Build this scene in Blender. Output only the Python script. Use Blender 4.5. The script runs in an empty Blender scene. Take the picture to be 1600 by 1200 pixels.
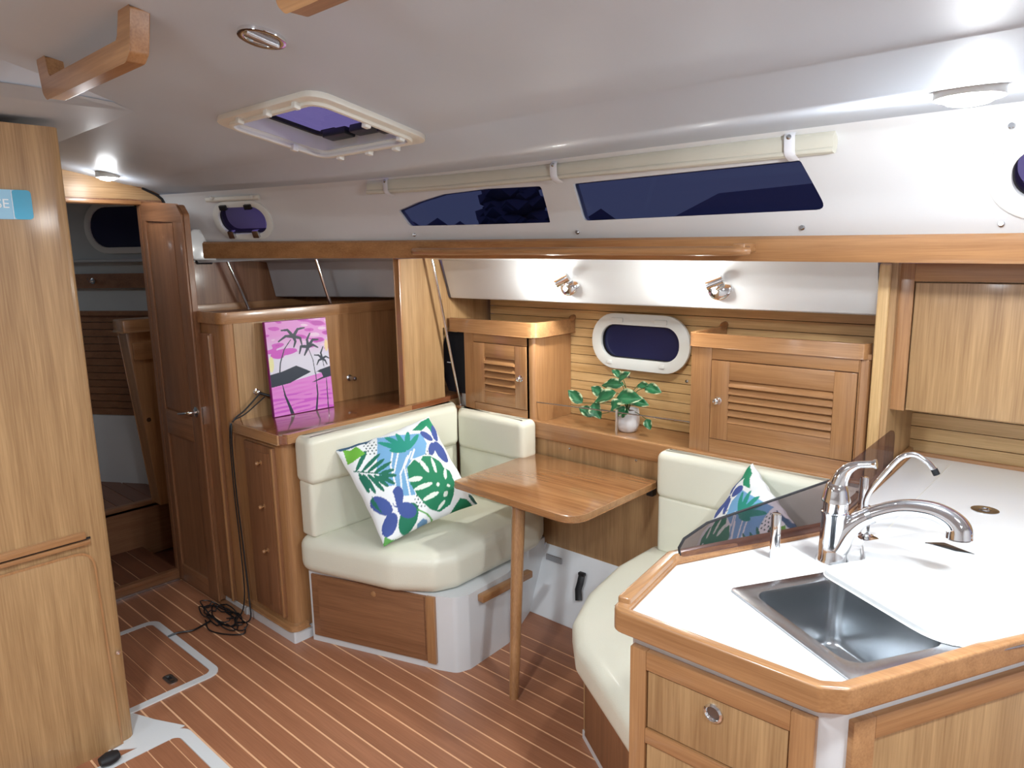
import bpy, bmesh, math, random
import numpy as np
from mathutils import Matrix, Vector

random.seed(7)
SC = bpy.context.scene
COL = SC.collection

# ------------------------------------------------------------------ camera
CAM_H = 1.62
yaw, pitch, roll = math.radians(41.99763), math.radians(10.45766), math.radians(-0.96537)
fwd = Vector((-math.sin(yaw) * math.cos(pitch), math.cos(yaw) * math.cos(pitch), -math.sin(pitch)))
rgt = Vector((math.cos(yaw), math.sin(yaw), 0))
upv = rgt.cross(fwd)
r2 = rgt * math.cos(roll) + upv * math.sin(roll)
u2 = -rgt * math.sin(roll) + upv * math.cos(roll)
cam_d = bpy.data.cameras.new('camera')
cam = bpy.data.objects.new('camera', cam_d)
COL.objects.link(cam)
cam.matrix_world = Matrix(((r2.x, u2.x, -fwd.x, 0), (r2.y, u2.y, -fwd.y, 0), (r2.z, u2.z, -fwd.z, CAM_H), (0, 0, 0, 1)))
cam_d.sensor_width = 36
cam_d.lens = 1121.148 / 1600 * 36
cam_d.clip_start = 0.02
cam_d.clip_end = 300
SC.camera = cam

# ------------------------------------------------------------------ world, exposure
w = bpy.data.worlds.new('dusk')
SC.world = w
w.use_nodes = True
wn = w.node_tree
bg = wn.nodes['Background']
tc = wn.nodes.new('ShaderNodeTexCoord')
sx = wn.nodes.new('ShaderNodeSeparateXYZ')
cr = wn.nodes.new('ShaderNodeValToRGB')
cr.color_ramp.elements[0].position = 0.0
cr.color_ramp.elements[0].color = (0.20, 0.22, 0.36, 1)
cr.color_ramp.elements[1].position = 0.6
cr.color_ramp.elements[1].color = (0.20, 0.17, 0.44, 1)
wn.links.new(tc.outputs['Generated'], sx.inputs[0])
wn.links.new(sx.outputs['Z'], cr.inputs[0])
wn.links.new(cr.outputs[0], bg.inputs[0])
bg.inputs[1].default_value = 1.0
SC.view_settings.view_transform = 'Standard'
SC.view_settings.look = 'None'
SC.view_settings.gamma = 1
SC.view_settings.use_curve_mapping = False
SC.view_settings.exposure = 0.14

def lamp(name, loc, power, kind='POINT', size=0.06, col=(1, 1, 1), rot=None, spot=None, blend=0.6):
    d = bpy.data.lights.new(name, kind)
    d.energy = power
    d.color = col
    if kind == 'AREA':
        d.shape = 'DISK'
        d.size = size
    else:
        d.shadow_soft_size = size
    if kind == 'SPOT':
        d.spot_size = spot
        d.spot_blend = blend
    o = bpy.data.objects.new(name, d)
    COL.objects.link(o)
    o.location = loc
    if rot is not None:
        o.rotation_euler = rot
    return o

COOL = (0.84, 0.935, 1.0)
WARM = (0.94, 0.97, 1.0)
# ceiling dome lights of the cabin: the two in view and the ones behind the viewer, plus an added berth fill
lamp('dome_lamp_galley', (-0.28, 1.53, 1.846), 25, size=0.05, col=WARM)
lamp('dome_lamp_door', (-3.40, 1.20, 1.925), 1.6, size=0.04, col=WARM)
lamp('dome_lamp_centre', (-1.0, -0.1, 2.08), 31, 'AREA', 0.18, COOL)
lamp('dome_lamp_aft', (0.75, 0.35, 2.04), 17, 'AREA', 0.18, COOL)
lamp('dome_lamp_berth', (-5.0, 0.3, 1.9), 3.0, 'AREA', 0.15, COOL)  # unseen lamp added to brighten the forward cabin
lamp('dome_lamp_sink', (0.25, 1.25, 1.93), 20, 'AREA', 0.18, COOL)
lamp('dome_lamp_starboard', (-1.9, -0.9, 1.9), 7, 'AREA', 0.18, COOL)

# ------------------------------------------------------------------ materials
def lin(r, g, b):
    f = lambda c: (c / 255 / 12.92) if c / 255 <= 0.04045 else ((c / 255 + 0.055) / 1.055) ** 2.4
    return (f(r), f(g), f(b), 1)

def newmat(name):
    m = bpy.data.materials.new(name)
    m.use_nodes = True
    nt = m.node_tree
    return m, nt, nt.nodes['Principled BSDF']

def plain(name, col, rough=0.5, metal=0.0, coat=0.0, bump=0.0, bscale=200.0, var=0.0):
    m, nt, p = newmat(name)
    p.inputs['Base Color'].default_value = col
    p.inputs['Roughness'].default_value = rough
    p.inputs['Metallic'].default_value = metal
    p.inputs['Coat Weight'].default_value = coat
    p.inputs['Coat Roughness'].default_value = 0.1
    t = nt.nodes.new('ShaderNodeTexCoord')
    n = nt.nodes.new('ShaderNodeTexNoise')
    nt.links.new(t.outputs['Object'], n.inputs['Vector'])
    if bump:
        n.inputs['Scale'].default_value = bscale
        b = nt.nodes.new('ShaderNodeBump')
        b.inputs['Strength'].default_value = bump
        b.inputs['Distance'].default_value = 0.002
        nt.links.new(n.outputs[0], b.inputs['Height'])
        nt.links.new(b.outputs[0], p.inputs['Normal'])
    if var:
        n2 = nt.nodes.new('ShaderNodeTexNoise')
        n2.inputs['Scale'].default_value = 3.0
        nt.links.new(t.outputs['Object'], n2.inputs['Vector'])
        r = nt.nodes.new('ShaderNodeValToRGB')
        r.color_ramp.elements[0].position = 0.3
        r.color_ramp.elements[1].position = 0.7
        r.color_ramp.elements[0].color = tuple(c * (1 - var) for c in col[:3]) + (1,)
        r.color_ramp.elements[1].color = tuple(min(1, c * (1 + var * .3)) for c in col[:3]) + (1,)
        nt.links.new(n2.outputs[0], r.inputs[0])
        nt.links.new(r.outputs[0], p.inputs['Base Color'])
    return m

def wood(name, a, b, axis='z', rough=0.42, coat=0.12, fine=1.0, seed=0.0, across=22.0):
    """veneer with grain running along `axis`; a = dark colour, b = light colour"""
    m, nt, p = newmat(name)
    t = nt.nodes.new('ShaderNodeTexCoord')
    oi = nt.nodes.new('ShaderNodeObjectInfo')
    add = nt.nodes.new('ShaderNodeVectorMath')
    add.operation = 'ADD'
    mul = nt.nodes.new('ShaderNodeVectorMath')
    mul.operation = 'SCALE'
    mul.inputs['Scale'].default_value = 3.7
    cmb = nt.nodes.new('ShaderNodeCombineXYZ')
    for i in range(3):
        nt.links.new(oi.outputs['Random'], cmb.inputs[i])
    nt.links.new(cmb.outputs[0], mul.inputs[0])
    nt.links.new(t.outputs['Object'], add.inputs[0])
    nt.links.new(mul.outputs[0], add.inputs[1])
    mp = nt.nodes.new('ShaderNodeMapping')
    s = [across] * 3
    s['xyz'.index(axis)] = 0.9
    mp.inputs['Scale'].default_value = s
    nt.links.new(add.outputs[0], mp.inputs['Vector'])
    n1 = nt.nodes.new('ShaderNodeTexNoise')
    n1.inputs['Scale'].default_value = 1.3
    n1.inputs['Detail'].default_value = 5
    n1.inputs['Roughness'].default_value = 0.55
    nt.links.new(mp.outputs[0], n1.inputs['Vector'])
    mp2 = nt.nodes.new('ShaderNodeMapping')
    s2 = [240.0 * fine] * 3
    s2['xyz'.index(axis)] = 7.0
    mp2.inputs['Scale'].default_value = s2
    nt.links.new(add.outputs[0], mp2.inputs['Vector'])
    n2 = nt.nodes.new('ShaderNodeTexNoise')
    n2.inputs['Scale'].default_value = 1.0
    n2.inputs['Detail'].default_value = 3
    nt.links.new(mp2.outputs[0], n2.inputs['Vector'])
    mx = nt.nodes.new('ShaderNodeMix')
    mx.data_type = 'FLOAT'
    mx.inputs[0].default_value = 0.42
    nt.links.new(n1.outputs[0], mx.inputs[2])
    nt.links.new(n2.outputs[0], mx.inputs[3])
    r = nt.nodes.new('ShaderNodeValToRGB')
    r.color_ramp.elements[0].position = 0.33
    r.color_ramp.elements[0].color = a
    r.color_ramp.elements[1].position = 0.66
    r.color_ramp.elements[1].color = b
    nt.links.new(mx.outputs[0], r.inputs[0])
    nt.links.new(r.outputs[0], p.inputs['Base Color'])
    p.inputs['Roughness'].default_value = rough
    p.inputs['Coat Weight'].default_value = coat
    p.inputs['Coat Roughness'].default_value = 0.12
    bm_ = nt.nodes.new('ShaderNodeBump')
    bm_.inputs['Strength'].default_value = 0.06
    bm_.inputs['Distance'].default_value = 0.001
    nt.links.new(n2.outputs[0], bm_.inputs['Height'])
    nt.links.new(bm_.outputs[0], p.inputs['Normal'])
    return m

def attr_mat(name, rough=0.7, coat=0.0, bump=0.0):
    m, nt, p = newmat(name)
    a = nt.nodes.new('ShaderNodeAttribute')
    a.attribute_name = 'Col'
    nt.links.new(a.outputs['Color'], p.inputs['Base Color'])
    p.inputs['Roughness'].default_value = rough
    p.inputs['Coat Weight'].default_value = coat
    if bump:
        t = nt.nodes.new('ShaderNodeTexCoord')
        n = nt.nodes.new('ShaderNodeTexNoise')
        n.inputs['Scale'].default_value = 400
        nt.links.new(t.outputs['Object'], n.inputs['Vector'])
        b = nt.nodes.new('ShaderNodeBump')
        b.inputs['Strength'].default_value = bump
        b.inputs['Distance'].default_value = 0.001
        nt.links.new(n.outputs[0], b.inputs['Height'])
        nt.links.new(b.outputs[0], p.inputs['Normal'])
    return m

def tinted(name, col, mixf=0.5, rough=0.02, body=(0.01, 0.01, 0.015, 1)):
    """tinted acrylic: see-through part plus dark glossy body"""
    m, nt, p = newmat(name)
    out = nt.nodes['Material Output']
    tr = nt.nodes.new('ShaderNodeBsdfTransparent')
    tr.inputs[0].default_value = col
    p.inputs['Base Color'].default_value = body
    p.inputs['Roughness'].default_value = rough
    mx = nt.nodes.new('ShaderNodeMixShader')
    mx.inputs[0].default_value = mixf
    nt.links.new(tr.outputs[0], mx.inputs[1])
    nt.links.new(p.outputs[0], mx.inputs[2])
    nt.links.new(mx.outputs[0], out.inputs['Surface'])
    return m

def emit(name, col, strength):
    m, nt, p = newmat(name)
    p.inputs['Base Color'].default_value = (0.9, 0.9, 0.9, 1)
    p.inputs['Emission Color'].default_value = col
    p.inputs['Emission Strength'].default_value = strength
    return m

WA, WB = lin(146, 110, 72), lin(190, 153, 108)       # light veneer
TA, TB = lin(148, 103, 65), lin(184, 137, 92)         # solid trim, redder
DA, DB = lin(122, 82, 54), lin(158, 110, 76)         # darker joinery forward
LA, LB = lin(190, 150, 96), lin(228, 192, 138)       # tongue and groove lining, yellower
M = {}
for ax in 'xyz':
    M['veneer_' + ax] = wood('light_teak_veneer_' + ax, WA, WB, ax)
    M['trim_' + ax] = wood('teak_trim_' + ax, TA, TB, ax, rough=0.3, coat=0.5)
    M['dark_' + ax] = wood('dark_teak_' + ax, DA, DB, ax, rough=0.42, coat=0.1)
    M['slat_' + ax] = wood('pale_ceiling_slat_' + ax, LA, LB, ax, rough=0.4, coat=0.2)
M['gloss_x'] = wood('glossy_table_teak_x', lin(140, 92, 56), lin(188, 136, 90), 'x', rough=0.16, coat=0.8, across=45)
M['gloss_y'] = wood('glossy_counter_teak_y', lin(118, 66, 38), lin(150, 90, 54), 'y', rough=0.12, coat=1.0)
M['sole'] = wood('sole_plank_brown', lin(146, 94, 66), lin(174, 118, 86), 'x', rough=0.38, coat=0.15, across=9)
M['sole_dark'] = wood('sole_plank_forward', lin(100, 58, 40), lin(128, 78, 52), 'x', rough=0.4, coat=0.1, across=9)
M['caulk'] = plain('pale_holly_strip', lin(236, 188, 146), 0.5)
M['gel'] = plain('white_gelcoat', lin(222, 224, 226), 0.35, coat=0.25, var=0.04)
M['gel_ceiling'] = plain('ceiling_gelcoat', lin(196, 206, 218), 0.5, coat=0.05, var=0.05)
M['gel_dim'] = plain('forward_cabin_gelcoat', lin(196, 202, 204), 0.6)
M['counter'] = plain('white_solid_counter', lin(240, 242, 242), 0.22, coat=0.3)
M['plastic'] = plain('white_plastic', lin(226, 228, 224), 0.35)
M['cream_plastic'] = plain('aged_cream_plastic', lin(226, 225, 216), 0.4)
M['leather'] = plain('cream_leather', lin(232, 230, 212), 0.42, coat=0.15, bump=0.25, bscale=260, var=0.05)
M['curtain'] = plain('rolled_blind_cloth', lin(214, 212, 198), 0.8, bump=0.3, bscale=90, var=0.08)
M['strap'] = plain('white_webbing', lin(232, 234, 240), 0.7)
M['chrome'] = plain('chrome', (0.82, 0.83, 0.85, 1), 0.07, metal=1.0)
M['steel'] = plain('brushed_steel', (0.55, 0.56, 0.58, 1), 0.24, metal=1.0, bump=0.1, bscale=60)
M['bowl_steel'] = plain('polished_bowl_steel', (0.62, 0.64, 0.66, 1), 0.22, metal=1.0, bump=0.15, bscale=12)
M['night_glass'] = plain('dark_blue_night_glass', lin(36, 40, 76), 0.08, coat=0.3)  # opaque pane, the dusk sky behind it is put into the colour
M['bronze'] = plain('dull_dark_steel', (0.22, 0.21, 0.21, 1), 0.35, metal=1.0)
M['black'] = plain('black_plastic', lin(20, 22, 26), 0.4)
M['gasket'] = plain('black_rubber_gasket', lin(24, 22, 26), 0.6)
M['cloth_black'] = plain('black_speaker_cloth', lin(16, 22, 32), 0.8)
M['tint'] = tinted('smoked_window', (0.42, 0.45, 0.53, 1), 0.12, body=lin(14, 22, 44))
M['purple'] = tinted('purple_tinted_acrylic', (0.86, 0.76, 0.92, 1), 0.10, body=lin(30, 22, 60))
M['purple_dim'] = tinted('dim_purple_portlight', (0.40, 0.30, 0.46, 1), 0.4, body=lin(26, 20, 46))
M['smoke'] = tinted('smoked_acrylic_guard', (0.72, 0.66, 0.68, 1), 0.16, body=lin(70, 62, 70))
M['glow'] = emit('lamp_diffuser', (1.0, 0.98, 0.94, 1), 14.0)
M['glow_small'] = emit('reading_lamp_bulb', (1.0, 1.0, 0.98, 1), 25.0)
M['pot'] = plain('white_glazed_pot', lin(228, 228, 230), 0.3, var=0.05)
M['soil'] = plain('potting_soil', lin(60, 44, 34), 0.9)
M['stem'] = plain('plant_stem', lin(60, 92, 46), 0.6)
M['leaf'] = attr_mat('variegated_leaf', 0.4)
M['print_cloth'] = attr_mat('printed_cotton', 0.75, bump=0.15)
M['paint'] = attr_mat('acrylic_painting', 0.45, coat=0.1)
M['canvas_edge'] = plain('magenta_canvas_edge', lin(150, 40, 130), 0.6)
M['sticker_blue'] = plain('blue_sign_face', lin(150, 200, 228), 0.3)
M['sticker_cyan'] = plain('cyan_sign_face', lin(60, 176, 216), 0.3, var=0.35)
M['white_ink'] = plain('white_ink', lin(240, 245, 250), 0.4)
M['tree'] = plain('night_foliage', lin(96, 104, 120), 0.9)  # lightened grey-blue, dusk haze is put into the foliage colour
M['ground_out'] = plain('night_shore', lin(100, 110, 130), 0.9)
M['roof_out'] = plain('boathouse_roof', lin(170, 176, 196), 0.8)  # roof colour lightened to carry the dusk haze

# ------------------------------------------------------------------ mesh helpers
def obj(name, bm, mat, parent=None, bevel=0.0, seg=2, angle=50, mats=None, matrix=None, limit=28):
    if bevel:
        bm.normal_update()
        es = [e for e in bm.edges if len(e.link_faces) == 2 and e.calc_face_angle(0) > math.radians(limit)]
        if es:
            bmesh.ops.bevel(bm, geom=es, offset=bevel, segments=seg, profile=0.6, affect='EDGES', clamp_overlap=True)
    bmesh.ops.recalc_face_normals(bm, faces=bm.faces)
    me = bpy.data.meshes.new(name)
    bm.to_mesh(me)
    bm.free()
    for m in (mats or [mat]):
        me.materials.append(m)
    me.polygons.foreach_set('use_smooth', [True] * len(me.polygons))
    me.set_sharp_from_angle(angle=math.radians(angle))
    o = bpy.data.objects.new(name, me)
    COL.objects.link(o)
    if parent is not None:
        o.parent = parent
    if matrix is not None:
        o.matrix_local = matrix
    return o

def thing(name, label, cat, loc=(0, 0, 0), rotz=0.0, group=None, matrix=None):
    o = bpy.data.objects.new(name, None)
    COL.objects.link(o)
    o.empty_display_size = 0.05
    if matrix is not None:
        o.matrix_world = matrix
    else:
        o.location = loc
        o.rotation_euler = (0, 0, rotz)
    o['label'] = label
    o['category'] = cat
    if group:
        o['group'] = group
    return o

def tag(o, label, cat, group=None):
    o['label'] = label
    o['category'] = cat
    if group:
        o['group'] = group
    return o

def struct(o):
    o['kind'] = 'structure'
    return o

def copy_thing(r, loc=None, label=None, matrix=None):
    c = r.copy()
    COL.objects.link(c)
    if loc is not None:
        c.location = loc
    if matrix is not None:
        c.matrix_world = matrix
    if label:
        c['label'] = label
    for ch in list(r.children):
        d = ch.copy()
        COL.objects.link(d)
        d.parent = c
        for g in list(ch.children):
            e = g.copy()
            COL.objects.link(e)
            e.parent = d
    return c

def B():
    return bmesh.new()

def box(bm, x0, x1, y0, y1, z0, z1):
    m = Matrix.Translation(((x0 + x1) / 2, (y0 + y1) / 2, (z0 + z1) / 2)) @ Matrix.Diagonal((abs(x1 - x0), abs(y1 - y0), abs(z1 - z0), 1))
    bmesh.ops.create_cube(bm, size=1, matrix=m)
    return bm

def bx(*a):
    return box(B(), *a)

def prism(bm, pts, z0, z1, fn=None):
    """extrude polygon pts (2D) between z0 and z1; fn maps (a,b,c) to a 3D point"""
    fn = fn or (lambda a, b, c: (a, b, c))
    lo = [bm.verts.new(fn(p[0], p[1], z0)) for p in pts]
    hi = [bm.verts.new(fn(p[0], p[1], z1)) for p in pts]
    n = len(pts)
    bm.faces.new(lo)
    bm.faces.new(hi)
    for i in range(n):
        bm.faces.new((lo[i], lo[(i + 1) % n], hi[(i + 1) % n], hi[i]))
    return bm

def ring(bm, outer, inner, z0, z1, fn=None):
    fn = fn or (lambda a, b, c: (a, b, c))
    n = len(outer)
    L = [[bm.verts.new(fn(p[0], p[1], z)) for p in pts] for pts, z in ((outer, z0), (outer, z1), (inner, z1), (inner, z0))]
    for k in range(4):
        a, b = L[k], L[(k + 1) % 4]
        for i in range(n):
            bm.faces.new((a[i], a[(i + 1) % n], b[(i + 1) % n], b[i]))
    return bm

def rrect(w_, h_, r, n=6, cx=0, cy=0):
    pts = []
    for sx_, sy_, a0 in ((1, 1, 0), (-1, 1, 90), (-1, -1, 180), (1, -1, 270)):
        for i in range(n + 1):
            a = math.radians(a0 + 90 * i / n)
            pts.append((cx + sx_ * (w_ / 2 - r) + r * math.cos(a), cy + sy_ * (h_ / 2 - r) + r * math.sin(a)))
    return pts

def rpoly(pts, rs, n=5):
    """round the corners of a polygon by radius rs (number or list)"""
    if not isinstance(rs, (list, tuple)):
        rs = [rs] * len(pts)
    out = []
    N = len(pts)
    for i, p in enumerate(pts):
        p = Vector(p)
        a = Vector(pts[i - 1]) - p
        b = Vector(pts[(i + 1) % N]) - p
        r = rs[i]
        if r <= 0:
            out.append(tuple(p))
            continue
        a.normalize()
        b.normalize()
        th = a.angle(b) / 2
        d = r / math.tan(th)
        s = p + a * d
        e = p + b * d
        for k in range(n + 1):
            t = k / n
            q = s * (1 - t) ** 2 + p * 2 * t * (1 - t) + e * t ** 2
            out.append((q.x, q.y))
    return out

def tube(bm, path, rad, n=10, cap=True, squash=None):
    path = [Vector(p) for p in path]
    N = len(path)
    rads = rad if isinstance(rad, (list, tuple)) else [rad] * N
    rings = []
    up = Vector((0, 0, 1))
    prev = None
    for i, p in enumerate(path):
        t = (path[min(i + 1, N - 1)] - path[max(i - 1, 0)]).normalized()
        if prev is None:
            ref = up if abs(t.z) < 0.9 else Vector((1, 0, 0))
            a = t.cross(ref).normalized()
        else:
            a = (prev - t * prev.dot(t)).normalized()
        b = t.cross(a).normalized()
        prev = a
        sa, sb = squash or (1, 1)
        rings.append([bm.verts.new(p + (a * math.cos(2 * math.pi * k / n) * sa + b * math.sin(2 * math.pi * k / n) * sb) * rads[i]) for k in range(n)])
    for r0, r1 in zip(rings, rings[1:]):
        for k in range(n):
            bm.faces.new((r0[k], r0[(k + 1) % n], r1[(k + 1) % n], r1[k]))
    if cap:
        bm.faces.new(rings[0])
        bm.faces.new(rings[-1])
    return bm

def smooth_path(pts, n=6):
    P = [Vector(p) for p in pts]
    P = [P[0] * 2 - P[1]] + P + [P[-1] * 2 - P[-2]]
    out = []
    for i in range(1, len(P) - 2):
        for k in range(n):
            t = k / n
            a, b, c, d = P[i - 1], P[i], P[i + 1], P[i + 2]
            out.append(0.5 * ((2 * b) + (c - a) * t + (2 * a - 5 * b + 4 * c - d) * t * t + (-a + 3 * b - 3 * c + d) * t ** 3))
    out.append(P[-2])
    return out

def lathe(bm, prof, n=20, mat=None):
    mat = mat or Matrix.Identity(4)
    rings = [[bm.verts.new(mat @ Vector((r * math.cos(2 * math.pi * k / n), r * math.sin(2 * math.pi * k / n), z))) for k in range(n)] for r, z in prof]
    for a, b in zip(rings, rings[1:]):
        for k in range(n):
            bm.faces.new((a[k], a[(k + 1) % n], b[(k + 1) % n], b[k]))
    bm.faces.new(rings[0])
    bm.faces.new(rings[-1])
    return bm

def frame(origin, xa, ya):
    """matrix whose local x,y,z axes are xa, ya, xa x ya"""
    xa = Vector(xa).normalized()
    ya = Vector(ya)
    ya = (ya - xa * ya.dot(xa)).normalized()
    za = xa.cross(ya)
    return Matrix(((xa.x, ya.x, za.x, origin[0]), (xa.y, ya.y, za.y, origin[1]), (xa.z, ya.z, za.z, origin[2]), (0, 0, 0, 1)))

def cut(o, bm):
    """subtract bm from o for good (the cutter is removed again)"""
    bmesh.ops.recalc_face_normals(bm, faces=bm.faces)
    me = bpy.data.meshes.new('cutter')
    bm.to_mesh(me)
    bm.free()
    c = bpy.data.objects.new('cutter', me)
    COL.objects.link(c)
    bpy.context.view_layer.update()
    c.matrix_world = o.matrix_world.copy()
    md = o.modifiers.new('cut', 'BOOLEAN')
    md.operation = 'DIFFERENCE'
    md.solver = 'EXACT'
    md.object = c
    bpy.context.view_layer.update()
    dg = bpy.context.evaluated_depsgraph_get()
    nm = bpy.data.meshes.new_from_object(o.evaluated_get(dg))
    o.modifiers.clear()
    o.data = nm
    bpy.data.objects.remove(c)
    bpy.data.meshes.remove(me)

# ------------------------------------------------------------------ hull and coachroof sections
YB = [(-3.6, 1.62), (-3.57, 1.64), (-3.2, 1.83), (-2.8, 2.0), (-2.5, 2.1), (-2.2, 2.165), (-1.9, 2.195), (-1.6, 2.2), (3, 2.2)]

def tab(T, x):
    if x <= T[0][0]:
        return T[0][1]
    for (a, b), (c, d) in zip(T, T[1:]):
        if x <= c:
            return b + (d - b) * (x - a) / (c - a)
    return T[-1][1]

def beam_y(x):
    return tab(YB, x)

SA = [(0, 2.15), (.3, 2.135), (.5, 2.11), (.7, 2.08), (.9, 2.04), (1.15, 1.99), (1.33, 1.955), (1.40, 1.945), (1.45, 1.93), (1.49, 1.91), (1.508, 1.895), (1.562, 1.778), (1.65, 1.59)]
SB = [(0, 2.14), (.3, 2.12), (.5, 2.095), (.7, 2.055), (.9, 2.01), (1.15, 1.96), (1.32, 1.925), (1.40, 1.872), (1.75, 1.91), (2.05, 1.935), (2.09, 1.91), (2.165, 1.79), (2.26, 1.62)]

def section(x):
    t = max(0, min(1, (beam_y(x) - 1.64) / (2.2 - 1.64)))
    return [(a[0] + (b[0] - a[0]) * t, a[1] + (b[1] - a[1]) * t) for a, b in zip(SA, SB)]

def wall_y(x, z):
    s = section(x)[10:]
    for (a, b), (c, d) in zip(s, s[1:]):
        if z >= d or (c, d) == s[-1]:
            return a + (c - a) * (z - b) / (d - b)

def beam_front(x):
    t = max(0, min(1, (beam_y(x) - 1.64) / .56))
    return beam_y(x) - .06 * (1 - t)

def ceil_z(x, y):
    return tab(section(x)[:8], abs(y))

# ================================================================== STRUCTURE
# ---- ceiling with the deck hatch opening
HX0, HX1, HY0, HY1 = -1.935, -1.515, 1.025, 1.305
bm = B()
xs = [-3.6, -3.4, -3.2, -3.0, -2.8, -2.6, -2.4, -2.2, -2.05, HX0, HX1, -1.2, -0.8, -0.4, 0.2, 1.0, 1.8]
ys = [-2.0, -1.7, -1.35, -1.15, -.9, -.7, -.5, -.3, 0, .3, .5, .7, .9, HY0, 1.15, HY1]
extra = 4   # section points 6..9
grid = []
for x in xs:
    s = section(x)
    row = []
    for y in ys:
        z = tab(s[:7], abs(y)) if abs(y) <= 1.33 else 1.93 - (abs(y) - 1.33) * 0.35
        row.append(bm.verts.new((x, y, z)))
    for k in range(6, 10):
        row.append(bm.verts.new((x, s[k][0], s[k][1])))
    grid.append(row)
for i in range(len(xs) - 1):
    for j in range(len(grid[0]) - 1):
        if xs[i] == HX0 and j < len(ys) - 1 and ys[j] >= HY0 - 1e-6 and ys[j + 1] <= HY1 + 1e-6:
            continue
        bm.faces.new((grid[i][j], grid[i + 1][j], grid[i + 1][j + 1], grid[i][j + 1]))
struct(obj('ceiling', bm, M['gel_ceiling'], angle=40))

# ---- coachroof side with openings for two long windows and two portlights
def side_loft(x0, x1, n, idx, thick):
    bm = B()
    rows = []
    for i in range(n + 1):
        x = x0 + (x1 - x0) * i / n
        s = section(x)
        pts = [(p[0], p[1]) for p in s[idx:]]
        full = []
        for (a, b), (c, d) in zip(pts, pts[1:]):
            for k in range(3):
                full.append((a + (c - a) * k / 3, b + (d - b) * k / 3))
        full.append(pts[-1])
        out = [(p[0] + thick, p[1]) for p in reversed(full)]
        rows.append([bm.verts.new((x, p[0], p[1])) for p in full + out])
    m_ = len(rows[0])
    for a, b in zip(rows, rows[1:]):
        for k in range(m_):
            bm.faces.new((a[k], b[k], b[(k + 1) % m_], a[(k + 1) % m_]))
    bm.faces.new(rows[0])
    bm.faces.new(rows[-1])
    return bm

wall = struct(obj('wall_port_upper', side_loft(-3.57, 1.8, 40, 9, 0.035), M['gel'], angle=40))
W1 = rpoly([(-2.491, 1.803), (-2.38, 1.831), (-2.24, 1.856), (-2.01, 1.864), (-1.749, 1.857), (-1.767, 1.727), (-2.469, 1.737)], [.004, 0, 0, 0, .012, .006, .02])
W2 = rpoly([(-1.604, 1.855), (-0.798, 1.861), (-0.743, 1.725), (-1.611, 1.727)], [.006, .012, .02, .02])
PORTS = [(-3.245, 1.788, 0.25, 0.135), (-0.14, 1.785, 0.32, 0.145)]

def port_frame(xc, zc):
    y = wall_y(xc, zc)
    tx = (0.2, wall_y(xc + .1, zc) - wall_y(xc - .1, zc), 0)
    tz = (0, wall_y(xc, zc + .04) - wall_y(xc, zc - .04), 0.08)
    return frame((xc, y, zc), tx, tz)   # local z points into the cabin

cb = B()
prism(cb, W1, 1.9, 2.5, lambda a, b, c: (a, c, b))
cut(wall, cb)
cb = B()
prism(cb, W2, 1.9, 2.5, lambda a, b, c: (a, c, b))
cut(wall, cb)
for xc, zc, w_, h_ in PORTS:
    cb = B()
    m_ = port_frame(xc, zc)
    prism(cb, rrect(w_, h_, h_ / 2 - .002, 8), -0.12, 0.06, lambda a, b, c: m_ @ Vector((a, b, c)))
    cut(wall, cb)
wall.data.polygons.foreach_set('use_smooth', [True] * len(wall.data.polygons))
wall.data.set_sharp_from_angle(angle=math.radians(35))

def pane_on_wall(pts, off, th):
    c_ = (sum(p[0] for p in pts) / len(pts), sum(p[1] for p in pts) / len(pts))
    pts = [(c_[0] + (p[0] - c_[0]) * 1.0, c_[1] + (p[1] - c_[1]) * 1.0) for p in pts]
    return prism(B(), pts, 0, th, lambda a, b, c: (a, wall_y(a, b) + off + c, b))

struct(obj('window_1', pane_on_wall(W1, 0.012, 0.006), M['tint']))
struct(obj('window_2', pane_on_wall(W2, 0.012, 0.006), M['tint']))

# ---- wall to starboard and aft (behind the viewer), floor
struct(obj('wall_starboard', bx(-3.6, 1.8, -1.66, -1.6, 0, 1.86), M['gel']))
struct(obj('wall_aft', bx(1.8, 1.86, -1.66, 3.0, 0, 2.2), M['gel']))

fl = struct(obj('floor', bx(-3.57, 1.8, -1.6, 2.45, -0.05, -0.0012), M['caulk']))
def plank(parent, x0, x1, y0, y1, z0, z1, mat, name='plank'):
    o = obj(name, bx(x0, x1, y0, y1, z0, z1), mat, parent)
    return o
PITCH = 0.0718
for k in range(-38, 8):
    y0 = 1.625 + PITCH * k + 0.0035
    y1 = y0 + PITCH - 0.007
    if k == 7:
        y1 = 2.32
    if y0 < -1.1:
        continue
    plank(fl, -3.56, 1.2, y0, y1, -0.02, 0.0, M['sole'])

# white moulded patch beside the column foot
struct(obj('trim_1', prism(B(), [(-2.62, .80), (-2.50, .845), (-2.385, .90), (-2.36, .78), (-2.46, .66)], -0.001, 0.003), M['gel']))
# dark wood strip standing in for the shadow along the forward lockers' foot
struct(obj('baseboard_forward', bx(-3.56, -2.98, 1.408, 1.447, -0.001, 0.012), M['dark_x'], bevel=.003))

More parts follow.
